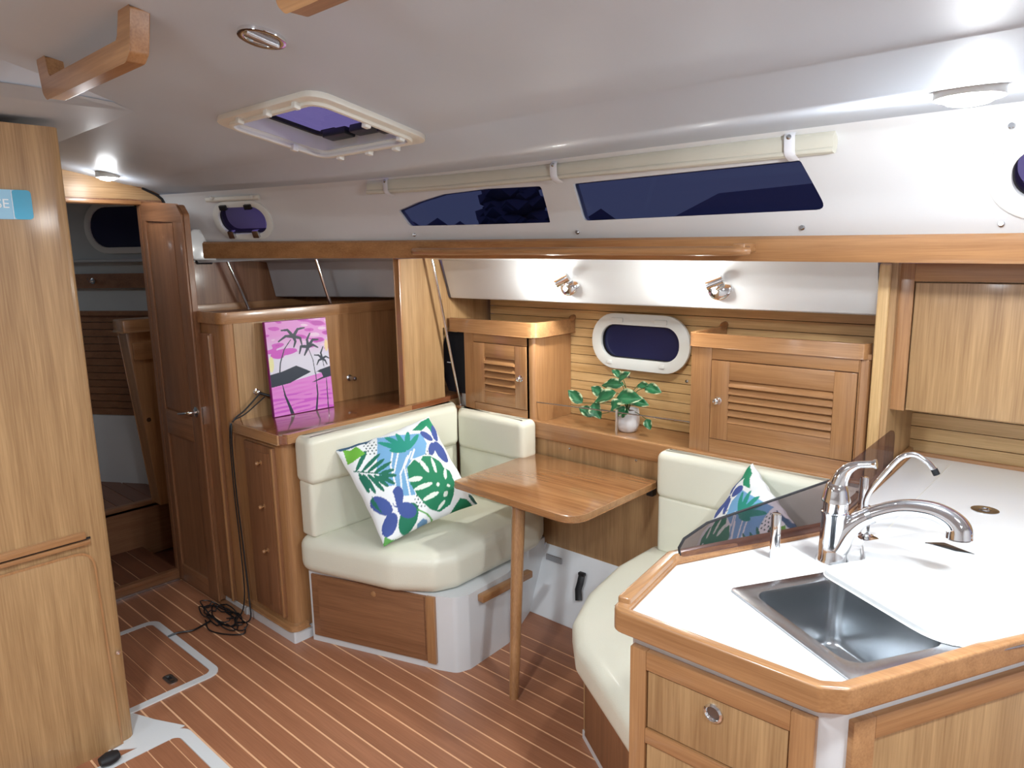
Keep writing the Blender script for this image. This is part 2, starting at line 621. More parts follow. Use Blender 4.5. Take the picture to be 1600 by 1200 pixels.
# ---- floor hatches
def floor_hatch(label, x0, x1, y0, y1, pull=None, tw=0.03, left_open=False):
    t = thing('floor_hatch', label, 'floor hatch', ((x0 + x1) / 2, (y0 + y1) / 2, 0), group='hatches in the planked floor')
    w_, h_ = x1 - x0, y1 - y0
    obj('trim_frame', ring(B(), rrect(w_, h_, .05, 5), rrect(w_ - 2 * tw, h_ - 2 * tw, .03, 5), 0.0, 0.006), M['gel'], t)
    obj('backing', bx(-w_ / 2 + tw, w_ / 2 - tw, -h_ / 2 + tw, h_ / 2 - tw, 0.0005, 0.002), M['caulk'], t)
    yy = h_ / 2 - tw - .002
    n = 0
    # first plank narrower so that the strips miss those of the sole, as in the boat
    wd = PITCH * .42
    while yy > -h_ / 2 + tw + .01:
        y_ = max(yy - wd, -h_ / 2 + tw)
        plank(t, -w_ / 2 + tw + .002, w_ / 2 - tw - .002, y_ + .005, yy, 0.001, 0.005, M['sole'])
        yy = y_
        wd = PITCH
    if pull:
        px_, py_ = pull[0] - (x0 + x1) / 2, pull[1] - (y0 + y1) / 2
        rp = obj('ring_pull', ring(B(), rrect(.075, .036, .012, 4, px_, py_), rrect(.05, .016, .006, 4, px_, py_), 0.005, 0.009), M['steel'], t)
        obj('pull_plate', bx(px_ - .026, px_ + .026, py_ - .010, py_ + .010, .0045, .006), M['black'], rp)
        obj('pull_tongue', bx(px_ + .004, px_ + .02, py_ - .007, py_ + .007, .006, .010), M['chrome'], rp)
    return t

floor_hatch('brown planked floor hatch with white rounded rim and a metal pull', -3.235, -2.60, 0.20, 1.147, pull=(-2.70, 0.985))
floor_hatch('brown planked floor hatch at the bottom edge beside the tall teak bulkhead, no pull seen', -2.385, -1.2, 0.10, 0.90, tw=0.04)

# ---- forward bulkhead with doorway
bm = B()
yz = lambda a, b, c: (c, a, b)
X0, X1 = -3.60, -3.57
prism(bm, [(.30, 1.865), (1.40, 1.865), (1.40, 2.05), (1.15, 2.08), (.3, 2.2)], X0, X1, yz)            # header
prism(bm, [(1.42, 0), (2.75, .4), (2.75, 1.7), (1.75, 1.7), (1.56, 1.93), (1.40, 2.05), (1.40, 0)], X0, X1, yz)  # outboard
prism(bm, [(-1.6, 0), (.30, 0), (.30, 2.2), (-1.6, 1.9)], X0, X1, yz)
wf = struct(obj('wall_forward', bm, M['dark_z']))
box_ = B()
prism(box_, [(-.3 + 1.0, 1.862), (1.405, 1.862), (1.405, 1.878), (.7, 1.878)], -3.575, -3.552, yz)
obj('header_trim', box_, M['trim_y'], wf, bevel=.003)
obj('header_veneer', prism(B(), [(.7, 1.885), (1.40, 1.885), (1.505, 1.885), (1.45, 1.925), (1.35, 1.955), (1.15, 1.99), (.7, 2.07)], -3.57, -3.566, yz), M['veneer_y'], wf)
# black tube standing in for the dark gap between liner and bulkhead
s = section(-3.57)
path = [Vector((-3.565, p[0] - .003, p[1] - .003)) for p in s[7:]]
path = [Vector((-3.565, 1.42, 1.937))] + path[2:]
obj('gasket', tube(B(), path + [Vector((-3.565, 1.72, 1.588))], .006, 6), M['gasket'], wf)

# steps through the doorway
st = thing('companion_step', 'low teak step with pale strips in the dark doorway', 'step', (-3.57, 1.1, 0))
obj('tread', bx(-.47, 0, -.5, .30, .035, .05), M['caulk'], st)
obj('riser', bx(-.02, 0, -.5, .30, 0, .036), M['dark_y'], st)
for k in range(9):
    a = -.5 + .09 * k
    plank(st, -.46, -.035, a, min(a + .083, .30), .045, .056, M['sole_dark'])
obj('nosing', bx(-.033, .004, -.5, .30, .034, .058), M['dark_y'], st, bevel=.006)
obj('metal_edge', bx(.001, .008, -.5, .30, .0, .012), M['steel'], st)
st2 = thing('raised_cabin_sole', 'higher step with pale strips in front of the white berth base', 'step', (-4.02, 1.3, 0))
obj('riser', bx(-.02, 0, -.8, .5, 0, .29), M['dark_y'], st2)
obj('tread', bx(-1.5, 0, -.8, .6, .27, .30), M['caulk'], st2)
for k in range(15):
    a = -.8 + .09 * k
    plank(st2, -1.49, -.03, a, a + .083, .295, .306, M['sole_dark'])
obj('nosing', bx(-.03, .012, -.8, .5, .285, .31), M['dark_y'], st2, bevel=.006)

# ---- forward cabin hull side, beyond the doorway
def cabin(a, t, z):   # t = distance along the line, a = offset towards the cabin
    d = Vector((-2.0, -1.2)).normalized()
    n = Vector((d.y, -d.x))
    n = n if n.y < 0 else -n
    p = Vector((-3.6, 2.05)) + d * t + n * a
    return (p.x, p.y, z)
def cab(a0, a1, t0, t1, z0, z1):
    return prism(B(), [(a0, t0), (a1, t0), (a1, t1), (a0, t1)], z0, z1, cabin)
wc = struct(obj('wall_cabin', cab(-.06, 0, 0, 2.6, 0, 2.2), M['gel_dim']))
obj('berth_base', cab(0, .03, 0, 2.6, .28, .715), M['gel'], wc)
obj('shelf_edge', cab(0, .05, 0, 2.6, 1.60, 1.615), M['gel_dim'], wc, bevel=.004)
obj('shelf_batten', cab(0, .03, 0, 2.6, 1.455, 1.535), M['dark_x'], wc)
obj('lining_cap', cab(0, .035, 0, 2.6, 1.30, 1.325), M['dark_x'], wc)
for k in range(14):
    obj('board', cab(0, .02, 0, 2.6, .717 + .042 * k, .755 + .042 * k), M['dark_x'], wc)
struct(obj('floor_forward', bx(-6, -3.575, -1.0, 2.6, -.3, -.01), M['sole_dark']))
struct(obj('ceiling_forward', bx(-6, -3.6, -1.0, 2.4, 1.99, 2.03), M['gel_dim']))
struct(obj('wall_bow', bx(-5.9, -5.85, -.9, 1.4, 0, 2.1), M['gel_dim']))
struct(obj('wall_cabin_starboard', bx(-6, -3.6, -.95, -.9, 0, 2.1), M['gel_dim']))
d_ = Vector((-2.0, -1.2, 0)).normalized()
pm = frame(cabin(0, .85, 1.79), -d_, (0, 0, 1))
t = thing('portlight', 'dark portlight in the unlit forward cabin, half hidden by the open door', 'portlight', matrix=pm)
obj('frame', ring(B(), rrect(.50, .29, .14, 7), rrect(.43, .22, .105, 7), 0, .018), M['plastic'], t, bevel=.004)
obj('pane', prism(B(), rrect(.44, .23, .11, 7), .002, .008), M['night_glass'], t)
obj('latch', bx(.09, .13, .10, .135, .008, .028), M['black'], t, bevel=.003)
# coat hook on the batten
h = thing('coat_hook', 'small chrome hook on the dark batten in the forward cabin', 'hook', matrix=frame(cabin(.03, 1.07, 1.495), -d_, (0, 0, 1)))
obj('base', lathe(B(), [(.016, 0), (.016, .006), (.006, .008)], 14), M['steel'], h)
obj('peg', tube(B(), [(0, 0, .004), (0, -.004, .03), (0, .014, .042)], .005, 8), M['chrome'], h)
# forward locker seen behind the door
fk = thing('cabin_locker', 'reddish teak locker in the forward cabin, seen beside the open door', 'locker', (-3.9, 1.40, 0))
obj('body', prism(B(), [(.075, .30), (.35, .30), (.35, 1.25), (-.004, 1.25)], -.10, 0, yz), M['trim_z'], fk, bevel=.004)
obj('top', prism(B(), [(.02, -.02), (.02, .37), (-.12, .37), (-.12, -.02)], 1.245, 1.31), M['trim_y'], fk, bevel=.01)
obj('drawer_front', bx(.0, .012, .02, .30, 1.10, 1.19), M['trim_y'], fk, bevel=.003)
obj('latch', lathe(B(), [(.012, 0), (.012, .008), (.004, .01)], 10, Matrix.Translation((0.0, .06, .78)) @ Matrix.Rotation(math.pi / 2, 4, 'Y')), M['chrome'], fk)

# ---- the tall bulkhead at the left (heads compartment)
LB = struct(obj('wall_left', prism(B(), rpoly([(-3.57, -1.6), (-2.46, -1.6), (-2.46, .765), (-3.57, .765)], [0, 0, .035, 0], 6), -0.04, 2.0), M['veneer_z'], angle=30))
z2 = LB
obj('upper_trim', bx(-2.462, -2.440, -1.6, .69, .748, .772), M['trim_y'], LB, bevel=.006)
obj('ledge_groove', bx(-2.462, -2.455, -1.6, .705, .742, .748), M['gasket'], LB)
obj('lower_trim', bx(-2.462, -2.444, -1.6, .70, .728, .742), M['trim_y'], LB, bevel=.004)
dr = struct(obj('door_1', prism(B(), rpoly([(-1.0, -.02), (.72, -.02), (.705, .705), (-1.0, .705)], [0, .03, .06, 0], 6), -2.461, -2.449, yz), M['veneer_z'], bevel=.003))
obj('door_edge', ring(B(), [(p[0], p[1]) for p in rpoly([(-1.0, -.02), (.722, -.02), (.707, .708), (-1.0, .708)], [0.001, .03, .06, 0.001], 6)], [(p[0], p[1]) for p in rpoly([(-.99, -.01), (.716, -.01), (.701, .701), (-.99, .701)], [0.001, .028, .056, 0.001], 6)], -2.455, -2.4475, yz), M['trim_z'], dr)
obj('keyhole', lathe(B(), [(.007, 0), (.007, .006), (.002, .007)], 12, Matrix.Translation((-2.458, .742, .328)) @ Matrix.Rotation(math.pi / 2, 4, 'Y')), M['chrome'], dr)
obj('catch', bx(-2.452, -2.440, .68, .715, -.01, .008), M['chrome'], dr, bevel=.003)
# lowered ceiling panel around the head of the bulkhead
bm = B()
xa, xb = -3.57, -2.15
v = []
for (x, y, z) in [(xa, -1.6, 1.99), (xb, -1.6, 1.99), (xb, .35, 2.046), (xb, .62, 2.043), (xb, .80, 2.030), (xb - .03, .865, 2.020), (xa, .90, 2.018), (xa, .35, 2.046)]:
    v.append((x, y, z))
lo = [bm.verts.new(p) for p in v]
hi = []
for (x, y, z) in v:
    dx = .07 if abs(x - xb) < .05 else 0
    hi.append(bm.verts.new((x + dx, y + (.03 if y > .7 else 0), ceil_z(x, y) + .03)))
bm.faces.new(lo)
bm.faces.new(hi)
for i in range(8):
    bm.faces.new((lo[i], lo[(i + 1) % 8], hi[(i + 1) % 8], hi[i]))
struct(obj('ceiling_soffit', bm, M['gel_ceiling'], bevel=.008, seg=2))

# ---- wooden beam (book-shelf board) under the windows
bm = B()
rows = []
for i in range(41):
    x = -3.475 + (1.8 + 3.475) * i / 40
    y = beam_front(x)
    zb = 1.568 + .0135 * (-.25 - x) if x < -.25 else 1.568
    zt = (1.644 + .0145 * (-.25 - x)) if x < -.25 else 1.644
    pts = [(y + .004, zb), (y, zb + .006), (y, zt - .008), (y + .008, zt), (y + .11, zt), (y + .11, zb)]
    rows.append([bm.verts.new((x, a, b)) for a, b in pts])
for a, b in zip(rows, rows[1:]):
    for k in range(6):
        bm.faces.new((a[k], b[k], b[(k + 1) % 6], a[(k + 1) % 6]))
bm.faces.new(rows[0])
bm.faces.new(rows[-1])
struct(obj('trim_beam', bm, M['trim_x'], angle=35))
obj('liner_lip', prism(B(), rpoly([(1.60, 1.75), (1.555, 1.72), (1.585, 1.605), (1.72, 1.600), (1.74, 1.75)], [.01, .02, .02, .01, 0], 4), -3.565, -3.472, yz), M['gel'], wall, bevel=.008, seg=3)
# grab rail on the beam
rl = [(-2.42, 2.085, 1.628), (-2.40, 2.065, 1.627), (-2.2, 2.09, 1.624), (-1.8, 2.12, 1.62), (-1.2, 2.125, 1.613), (-.98, 2.125, 1.61), (-.945, 2.14, 1.61)]
t = thing('grab_rail', 'long teak grab rail fixed to the beam under the windows', 'grab rail', (-1.7, 2.12, 1.618))
obj('rail', tube(B(), [Vector(p) - Vector((-1.7, 2.12, 1.618)) for p in smooth_path(rl, 4)], .015, 10, squash=(1, 1.0)), M['trim_x'], t)
for x in (-2.40, -1.67, -.97):
    obj('mount', bx(x + 1.7 - .02, x + 1.7 + .02, (2.075 if x < -2 else 2.12) - 2.12, beam_y(x) - 2.12 + .003, -.012 if x > -2 else 0.0, .014), M['trim_y'], t, bevel=.004)

# ---- white hull panel below the beam, underside and the slatted hull lining
def plan_panel(name, pts, prof, mat, bevel=0):
    """pts: plan points (x, y); prof: list (dy, z) closed profile"""
    bm = B()
    rows = [[bm.verts.new((x, y + a, b)) for a, b in prof] for x, y in pts]
    n = len(prof)
    for a, b in zip(rows, rows[1:]):
        for k in range(n):
            bm.faces.new((a[k], b[k], b[(k + 1) % n], a[(k + 1) % n]))
    bm.faces.new(rows[0])
    bm.faces.new(rows[-1])
    return struct(obj(name, bm, mat, bevel=bevel))
prof = [(0, 1.40), (-.057, 1.585), (-.2, 1.60), (-.2, 1.615), (.45, 1.615), (.45, 1.40)]
plan_panel('wall_port_panel', [(-2.60, 2.448), (-1.6, 2.465), (-.655, 2.478)], prof, M['gel'], .006)
prof2 = [(0, 1.40), (-.04, 1.585), (-.2, 1.60), (-.2, 1.615), (.45, 1.615), (.45, 1.40)]
plan_panel('wall_port_panel', [(-3.565, 2.057), (-2.64, 2.44)], prof2, M['gel'], .006)

lining = struct(obj('wall_port_lining', bx(-2.60, -.62, 2.748, 2.78, .80, 1.43), M['dark_x']))
for k in range(14):
    z = .842 + .042 * k
    obj('board', bx(-2.60, -.655, 2.728, 2.75, z, z + .0392), M['slat_x'], lining)
obj('backing', bx(-.62, .9, 2.784, 2.80, .80, 1.43), M['dark_x'], lining)
for k in range(8):
    z = .90 + .048 * k
    obj('board', bx(-.60, .9, 2.765, 2.785, z, z + .0452), M['slat_x'], lining)
lf = struct(obj('wall_port_lining_forward', prism(B(), [(-3.565, 2.40), (-2.64, 2.72), (-2.64, 2.75), (-3.565, 2.43)], .85, 1.43), M['dark_x']))
for k in range(13):
    z = .90 + .042 * k
    obj('board', prism(B(), [(-3.565, 2.38), (-2.64, 2.70), (-2.64, 2.72), (-3.565, 2.40)], z, z + .0395), M['slat_x'], lf)

# ---- half bulkheads
hb = struct(obj('wall_divider_forward', prism(B(), rpoly([(2.15, .86), (2.15, 1.595), (2.40, 1.595), (2.452, 1.40), (2.76, 1.40), (2.76, .80), (2.3, .80)], [0, .01, .01, .01, 0, 0, 0]), -2.645, -2.62, yz), M['veneer_z']))
cut(hb, bx(-2.7, -2.5, 2.405, 2.70, .885, 1.255))
obj('edge_trim', prism(B(), [(2.140, .90), (2.152, .90), (2.152, 1.595), (2.140, 1.595)], -2.650, -2.615, yz), M['trim_z'], hb, bevel=.004)
hb2 = struct(obj('wall_divider_galley', prism(B(), [(2.44, .80), (2.44, 1.60), (2.80, 1.60), (2.80, .80)], -.645, -.60, yz), M['veneer_z']))
obj('edge_trim', bx(-.652, -.618, 2.425, 2.445, .86, 1.566), M['slat_z'], hb2, bevel=.008, seg=3)

# ---- lower back wall of the dinette, rail and shelf
struct(obj('wall_port_lower', bx(-2.62, -.50, 2.44, 2.47, .28, .83), M['veneer_z']))
struct(obj('trim_shelf_rail', bx(-2.62, -.60, 2.425, 2.452, .785, .862), M['trim_x'], bevel=.006, seg=3))
struct(obj('trim_shelf', bx(-2.62, -.60, 2.452, 2.75, .815, .840), M['trim_x']))
struct(obj('wall_liner', prism(B(), [(2.44, .285), (2.30, 0), (2.47, 0), (2.47, .285)], -2.0, -.60, yz), M['gel'], bevel=.004))

# ================================================================== DOOR, LOCKERS
def knob(parent, x, z, y=0, r=.011, name='knob', mat=None):
    m_ = Matrix.Translation((x, y, z)) @ Matrix.Rotation(math.pi / 2, 4, 'X')
    return obj(name, lathe(B(), [(r * 1.25, 0), (r * 1.25, .002), (r * .5, .004), (r * .5, .010), (r, .014), (r, .022), (r * .6, .026)], 16, m_), mat or M['chrome'], parent)

# open passage door, hinged on the forward bulkhead (local x along the door, y into the doorway side)
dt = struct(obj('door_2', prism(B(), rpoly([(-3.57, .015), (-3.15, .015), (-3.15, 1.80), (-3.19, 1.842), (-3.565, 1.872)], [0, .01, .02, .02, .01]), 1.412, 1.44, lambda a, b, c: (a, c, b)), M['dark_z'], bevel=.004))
# frame members stand proud of the panel
obj('stile', bx(-3.57, -3.522, 1.402, 1.414, .015, 1.858), M['dark_z'], dt, bevel=.002)
obj('stile', bx(-3.24, -3.15, 1.402, 1.414, .015, 1.795), M['dark_z'], dt, bevel=.003)
obj('top_rail', prism(B(), rpoly([(-3.57, 1.79), (-3.15, 1.765), (-3.15, 1.80), (-3.19, 1.842), (-3.565, 1.872)], [0, 0, .02, .02, .01]), 1.4015, 1.414, lambda a, b, c: (a, c, b)), M['dark_x'], dt)
obj('middle_rail', bx(-3.522, -3.24, 1.402, 1.414, .78, .90), M['dark_x'], dt, bevel=.002)
obj('bottom_rail', bx(-3.522, -3.24, 1.402, 1.414, .015, .10), M['dark_x'], dt, bevel=.002)
obj('inner_panel', bx(-3.513, -3.249, 1.4045, 1.414, .908, 1.768), M['dark_z'], dt, bevel=.002)
obj('lock_plate', bx(-3.153, -3.146, 1.408, 1.438, .875, .955), M['chrome'], dt, bevel=.001)
hd = obj('handle', tube(B(), smooth_path([(-3.185, 1.402, .93), (-3.185, 1.375, .93), (-3.20, 1.362, .928), (-3.28, 1.362, .915)], 4), .007, 8), M['chrome'], dt)
obj('rose', lathe(B(), [(.024, 0), (.024, .005), (.012, .008)], 16, Matrix.Translation((-3.185, 1.403, .93)) @ Matrix.Rotation(math.pi / 2, 4, 'X')), M['chrome'], dt)
obj('outer_handle', tube(B(), smooth_path([(-3.185, 1.438, .93), (-3.185, 1.458, .93), (-3.17, 1.464, .928), (-3.12, 1.464, .925)], 4), .007, 8), M['chrome'], dt)

# tall forward locker (LF): front face y=1.445, aft face x=-2.96
lk = thing('tall_locker', 'tall dark teak locker with a rounded corner post beside the open door', 'locker', (-2.96, 1.445, 0))
obj('body', prism(B(), rpoly([(0, 0), (0, 1.0), (-.6, .78), (-.6, 0)], [.045, 0, 0, 0], 7), .0, 1.335), M['trim_z'], lk)
obj('plinth', prism(B(), rpoly([(.0, -.004), (0, .05), (-.6, .05), (-.6, -.004)], 0), 0, .035), M['gel'], lk)
obj('aft_panel', bx(0, .004, .05, .98, .90, 1.335), M['veneer_z'], lk)
obj('inlay_panel', bx(.003, .006, .30, .98, .90, 1.335), M['trim_z'], lk)
obj('top_rim', ring(B(), rpoly([(.015, -.015), (.015, 1.0), (-.6, .80), (-.6, -.015)], [.05, .001, .001, .001], 6), rpoly([(-.005, .005), (-.005, .99), (-.59, .79), (-.59, .005)], [.035, .001, .001, .001], 6), 1.335, 1.385), M['trim_y'], lk, bevel=.004, limit=60)
obj('top_board', prism(B(), [(0, 0), (0, .99), (-.59, .79), (-.59, 0)], 1.335, 1.35), M['dark_x'], lk)
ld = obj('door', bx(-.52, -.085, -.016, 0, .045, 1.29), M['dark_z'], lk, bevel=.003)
obj('bead', bx(-.096, -.085, -.024, -.014, .045, 1.285), M['trim_z'], ld, bevel=.003)
obj('catch', prism(B(), rrect(.05, .018, .006, 3, -.245, 1.06), -.028, -.014, lambda a, b, c: (a, c, b)), M['chrome'], ld)
obj('catch_bar', tube(B(), [(-.30, -.03, 1.052), (-.20, -.03, 1.064)], .006, 8), M['chrome'], ld)
knob(lk, 0, 0, 0).matrix_local = Matrix.Translation((.002, .131, 1.023)) @ Matrix.Rotation(math.pi / 2, 4, 'Z')
k2 = obj('tap_knob', lathe(B(), [(.016, 0), (.016, .004), (.009, .008), (.012, .03), (.011, .05), (.006, .056)], 14, Matrix.Translation((.002, .629, 1.016)) @ Matrix.Rotation(math.pi / 2, 4, 'Y')), M['steel'], lk)

# low locker with the glossy counter
ll = thing('counter_locker', 'low teak locker with a glossy counter beside the cream settee', 'locker', (-2.575, 1.46, 0))
obj('plinth', prism(B(), rpoly([(.012, -.012), (.012, .12), (-.384, .12), (-.384, -.012)], [.01, 0, 0, 0]), 0, .055), M['gel'], ll)
obj('body', prism(B(), rpoly([(0, 0), (0, .70), (-.384, .70), (-.384, 0)], [.045, 0, 0, 0], 7), .055, .872), M['trim_z'], ll)
obj('base_moulding', prism(B(), rpoly([(.018, -.02), (.018, .06), (-.384, .06), (-.384, -.02)], [.04, 0, 0, 0], 7), .055, .078), M['trim_x'], ll, bevel=.005)
obj('counter_top', prism(B(), rpoly([(.012, -.02), (.032, .012), (-.005, .69), (-.08, 1.22), (-.384, 1.22), (-.384, -.02)], [.03, .03, 0, 0, 0, 0], 4), .872, .908), M['gloss_y'], ll, bevel=.005)
obj('front_edge', prism(B(), rpoly([(.014, -.024), (.016, -.016), (-.384, -.016), (-.384, -.024)], 0), .872, .912), M['trim_x'], ll, bevel=.003)
dd = obj('door', bx(-.285, -.05, -.014, .002, .10, .845), M['dark_z'], ll, bevel=.003)
obj('panel', bx(-.262, -.078, -.017, -.012, .125, .815), M['dark_z'], dd, bevel=.002)
obj('bead', bx(-.06, -.05, -.020, -.012, .10, .845), M['trim_z'], dd, bevel=.002)
for z in (.77, .579, .381):
    knob(dd, -.145, z, -.016, .008, mat=M['trim_z'])
# side facing the settee
obj('side_edge', prism(B(), rpoly([(.014, .0), (.034, .012), (.0, .69), (-.012, .69)], 0), .872, .912), M['trim_y'], ll)

# louvred lockers on the shelf
def louvre_locker(name, label, x0, x1, z1, door, st_, slat_z, nsl, knob_x, rim):
    y0 = 2.45
    t = thing(name, label, 'locker', (x0, y0, .84), group='louvred lockers on the shelf')
    W_ = x1 - x0
    H_ = z1 - .84
    D_ = .275
    dx0, dx1, dz0, dz1 = door[0] - x0, door[1] - x0, door[2] - .84, door[3] - .84
    bm = B()
    prism(bm, rpoly([(.018, 0), (W_, .0), (W_, D_), (.018, D_)], [0, .02, 0, 0], 4), 0.001, H_)
    body = obj('body', bm, M['trim_z'], t, bevel=.002)
    obj('face_stile', bx(0.0, dx0 - .003, -.012, .006, 0.001, H_), M['trim_z'], t, bevel=.002)
    obj('face_stile', bx(dx1 + .003, W_ - .03, -.012, .006, 0.001, H_), M['trim_z'], t, bevel=.002)
    obj('face_rail', bx(dx0 - .002, dx1 + .002, -.012, .006, 0.001, dz0 - .003), M['trim_x'], t, bevel=.002)
    obj('face_rail', bx(dx0 - .002, dx1 + .002, -.012, .006, dz1 + .003, H_), M['trim_x'], t, bevel=.002)
    d = obj('door', bx(dx0, dx1, -.004, .004, dz0, dz1), M['dark_z'], t)
    sa, sb = st_[0] - x0, st_[1] - x0
    sz0, sz1 = slat_z[0] - .84, slat_z[1] - .84
    obj('stile', bx(dx0, sa, -.016, -.003, dz0, dz1), M['trim_z'], d, bevel=.0015)
    obj('stile', bx(sb, dx1, -.016, -.003, dz0, dz1), M['trim_z'], d, bevel=.0015)
    obj('rail', bx(sa, sb, -.015, -.003, sz1, dz1), M['trim_x'], d, bevel=.0015)
    obj('rail', bx(sa, sb, -.015, -.003, dz0, sz0), M['trim_x'], d, bevel=.0015)
    p = (sz1 - sz0) / nsl
    for k in range(nsl):
        z = sz0 + p * (k + .5)
        m_ = Matrix.Translation((0, -.009, z)) @ Matrix.Rotation(math.radians(-38), 4, 'X')
        o = obj('slat', bx(sa, sb, -.0035, .0035, -p * .56, p * .56), M['trim_x'], d, bevel=.0015)
        o.matrix_local = m_
    knob(d, knob_x[0] - x0, knob_x[1] - .84, -.016, .012)
    rx0, rx1, rz0, rz1 = rim[0] - x0, rim[1] - x0, rim[2] - .84, rim[3] - .84
    obj('top', bx(min(0, rx0 + .01), W_, 0, D_, H_ - .002, rz0 + .015), M['trim_x'], t)
    return t, rx0, rx1, rz0, rz1, W_, D_

t, a, b_, z0, z1, W_, D_ = louvre_locker('louvred_locker', 'small teak louvred locker beside the black speaker', -2.506, -2.07, 1.245, (-2.439, -2.103, .902, 1.194), (-2.368, -2.173), (.962, 1.128), 5, (-2.138, 1.046), (-2.60, -2.045, 1.238, 1.305))
path = rpoly([(a, -.012), (b_, -.012), (b_, D_)], [0, .03, 0])
def rim_bar(t, path, th, z0, z1, mat, name='rim'):
    """upright rim following an open plan path, th thick to its left side"""
    P = [Vector(p) for p in path]
    out, inn = [], []
    for i, p in enumerate(P):
        d = (P[min(i + 1, len(P) - 1)] - P[max(i - 1, 0)]).normalized()
        n = Vector((-d.y, d.x))
        out.append((p.x, p.y))
        inn.append((p.x + n.x * th, p.y + n.y * th))
    return obj(name, prism(B(), out + inn[::-1], z0, z1), mat, t, bevel=.004)
rp = [(a, -.02), (b_ - .05, -.02), (b_ - .028, -.015), (b_ - .012, .0), (b_ - .002, .03), (b_, D_ + .002)]
rim_bar(t, rp, .018, z0, z1, M['trim_x'])
obj('rim_end', tube(B(), [(b_ - .009, D_ - .03, z1 - .012), (b_ - .009, D_ - .01, z1 + .004), (b_ - .009, D_ + .003, z1 + .004)], .014, 8), M['trim_y'], t)

t, a, b_, z0, z1, W_, D_ = louvre_locker('louvred_locker', 'large teak louvred locker between the oval portlight and the galley', -1.284, -.66, 1.262, (-1.20, -.695, .92, 1.215), (-1.13, -.765), (.985, 1.147), 6, (-1.17, 1.066), (-1.30, -.668, 1.262, 1.312))
rp = [(a, D_ + .002), (a + .002, .0), (a + .012, -.014), (a + .03, -.02), (b_ - .03, -.02), (b_ - .012, -.015), (b_ - .003, .0), (b_, .03)]
rim_bar(t, rp, .018, z0, z1, M['trim_x'])
obj('rim_end', tube(B(), [(a + .009, D_ - .03, z1 - .012), (a + .009, D_ - .01, z1 + .004), (a + .009, D_ + .003, z1 + .004)], .014, 8), M['trim_y'], t)

# high locker over the galley
t = thing('galley_wall_locker', 'large flat teak locker door above the galley counter at the right', 'locker', (-.60, 2.475, 1.105))
obj('body', bx(0, 1.4, 0.012, .27, 0, .46), M['veneer_z'], t)
obj('stile', bx(-.018, .04, -.008, .012, 0, .46), M['trim_z'], t, bevel=.002)
obj('top_rail', bx(.04, 1.4, -.008, .012, .405, .46), M['trim_x'], t, bevel=.002)
obj('door', bx(.044, .75, -.006, .012, .004, .401), M['veneer_z'], t, bevel=.002)
obj('door', bx(.755, 1.4, -.006, .012, .004, .401), M['veneer_z'], t, bevel=.002)

# ================================================================== TABLE
t = thing('dinette_table', 'teak drop table on one tapered leg between the two cream settees', 'table', (-1.72, 2.15, 0))
tp = rpoly([(-2.045, 1.90), (-2.06, 2.424), (-1.405, 2.424), (-1.412, 1.875)], [.03, 0, .03, .085], 6)
tp = [(x + 1.72, y - 2.15) for x, y in tp]
obj('table_top', prism(B(), tp, .688, .712), M['gloss_x'], t, bevel=.004)
obj('edge_band', ring(B(), [(p[0] * 1.006, p[1] * 1.0) for p in tp], [(p[0] * .97, p[1] * .97) for p in tp], .684, .7115), M['trim_x'], t, bevel=.003, limit=60)
obj('leg', lathe(B(), [(.017, 0), (.018, .02), (.024, .45), (.026, .69)], 18, Matrix.Translation((.108, -.378, 0)) @ Matrix(((1, 0, -.157, 0), (0, 1, .24, 0), (0, 0, 1, 0), (0, 0, 0, 1)))), M['trim_z'], t)
obj('wall_bracket', bx(.27, .30, .255, .285, .645, .69), M['black'], t, bevel=.004)

# ================================================================== SETTEES
def puffy(bm, pts, z0, z1, r, crown=.004):
    """upholstered block: polygon with a soft rounded edge all round"""
    P = []
    n0 = len(pts)
    for i in range(n0):
        a, b = Vector(pts[i]), Vector(pts[(i + 1) % n0])
        k = max(1, int((b - a).length / .025))
        for j in range(k):
            P.append(a.lerp(b, j / k))
    n = len(P)
    area = sum(P[i].x * P[(i + 1) % n].y - P[(i + 1) % n].x * P[i].y for i in range(n))
    sg_ = 1 if area > 0 else -1
    N = []
    for i in range(n):
        t = (P[(i + 1) % n] - P[i - 1]).normalized()
        N.append(Vector((-t.y, t.x)) * sg_)
    loops = []
    K = 6
    prof = [(r * (1 - math.sin(a)), z0 + r * (1 - math.cos(a))) for a in [math.pi / 2 * k / K for k in range(K + 1)]]
    prof += [(x, z0 + z1 - z) for x, z in reversed(prof)]
    prof = [(r * 1.2, z0)] + prof + [(r * 1.3, z1 + crown * .3)]
    for off, z in prof:
        loops.append([bm.verts.new((P[i].x + N[i].x * off, P[i].y + N[i].y * off, z)) for i in range(n)])
    for a, b in zip(loops, loops[1:]):
        for k in range(n):
            bm.faces.new((a[k], a[(k + 1) % n], b[(k + 1) % n], b[k]))
    c0 = sum((v.co for v in loops[-1]), Vector()) / n
    c0.z = z1 + crown
    v = bm.verts.new(c0)
    for k in range(n):
        bm.faces.new((loops[-1][k], loops[-1][(k + 1) % n], v))
    bm.faces.new(loops[0])
    return bm

def cushion(name, pts, r, z0, z1, label, bev, group='cream seat cushions', rr=.03, origin=None):
    cx = sum(p[0] for p in pts) / len(pts)
    cy = sum(p[1] for p in pts) / len(pts)
    o = obj(name, puffy(B(), rpoly([(p[0] - cx, p[1] - cy) for p in pts], r, 6), 0, z1 - z0, bev), M['leather'], angle=80)
    o.location = (cx, cy, z0)
    return tag(o, label, 'cushion', group)

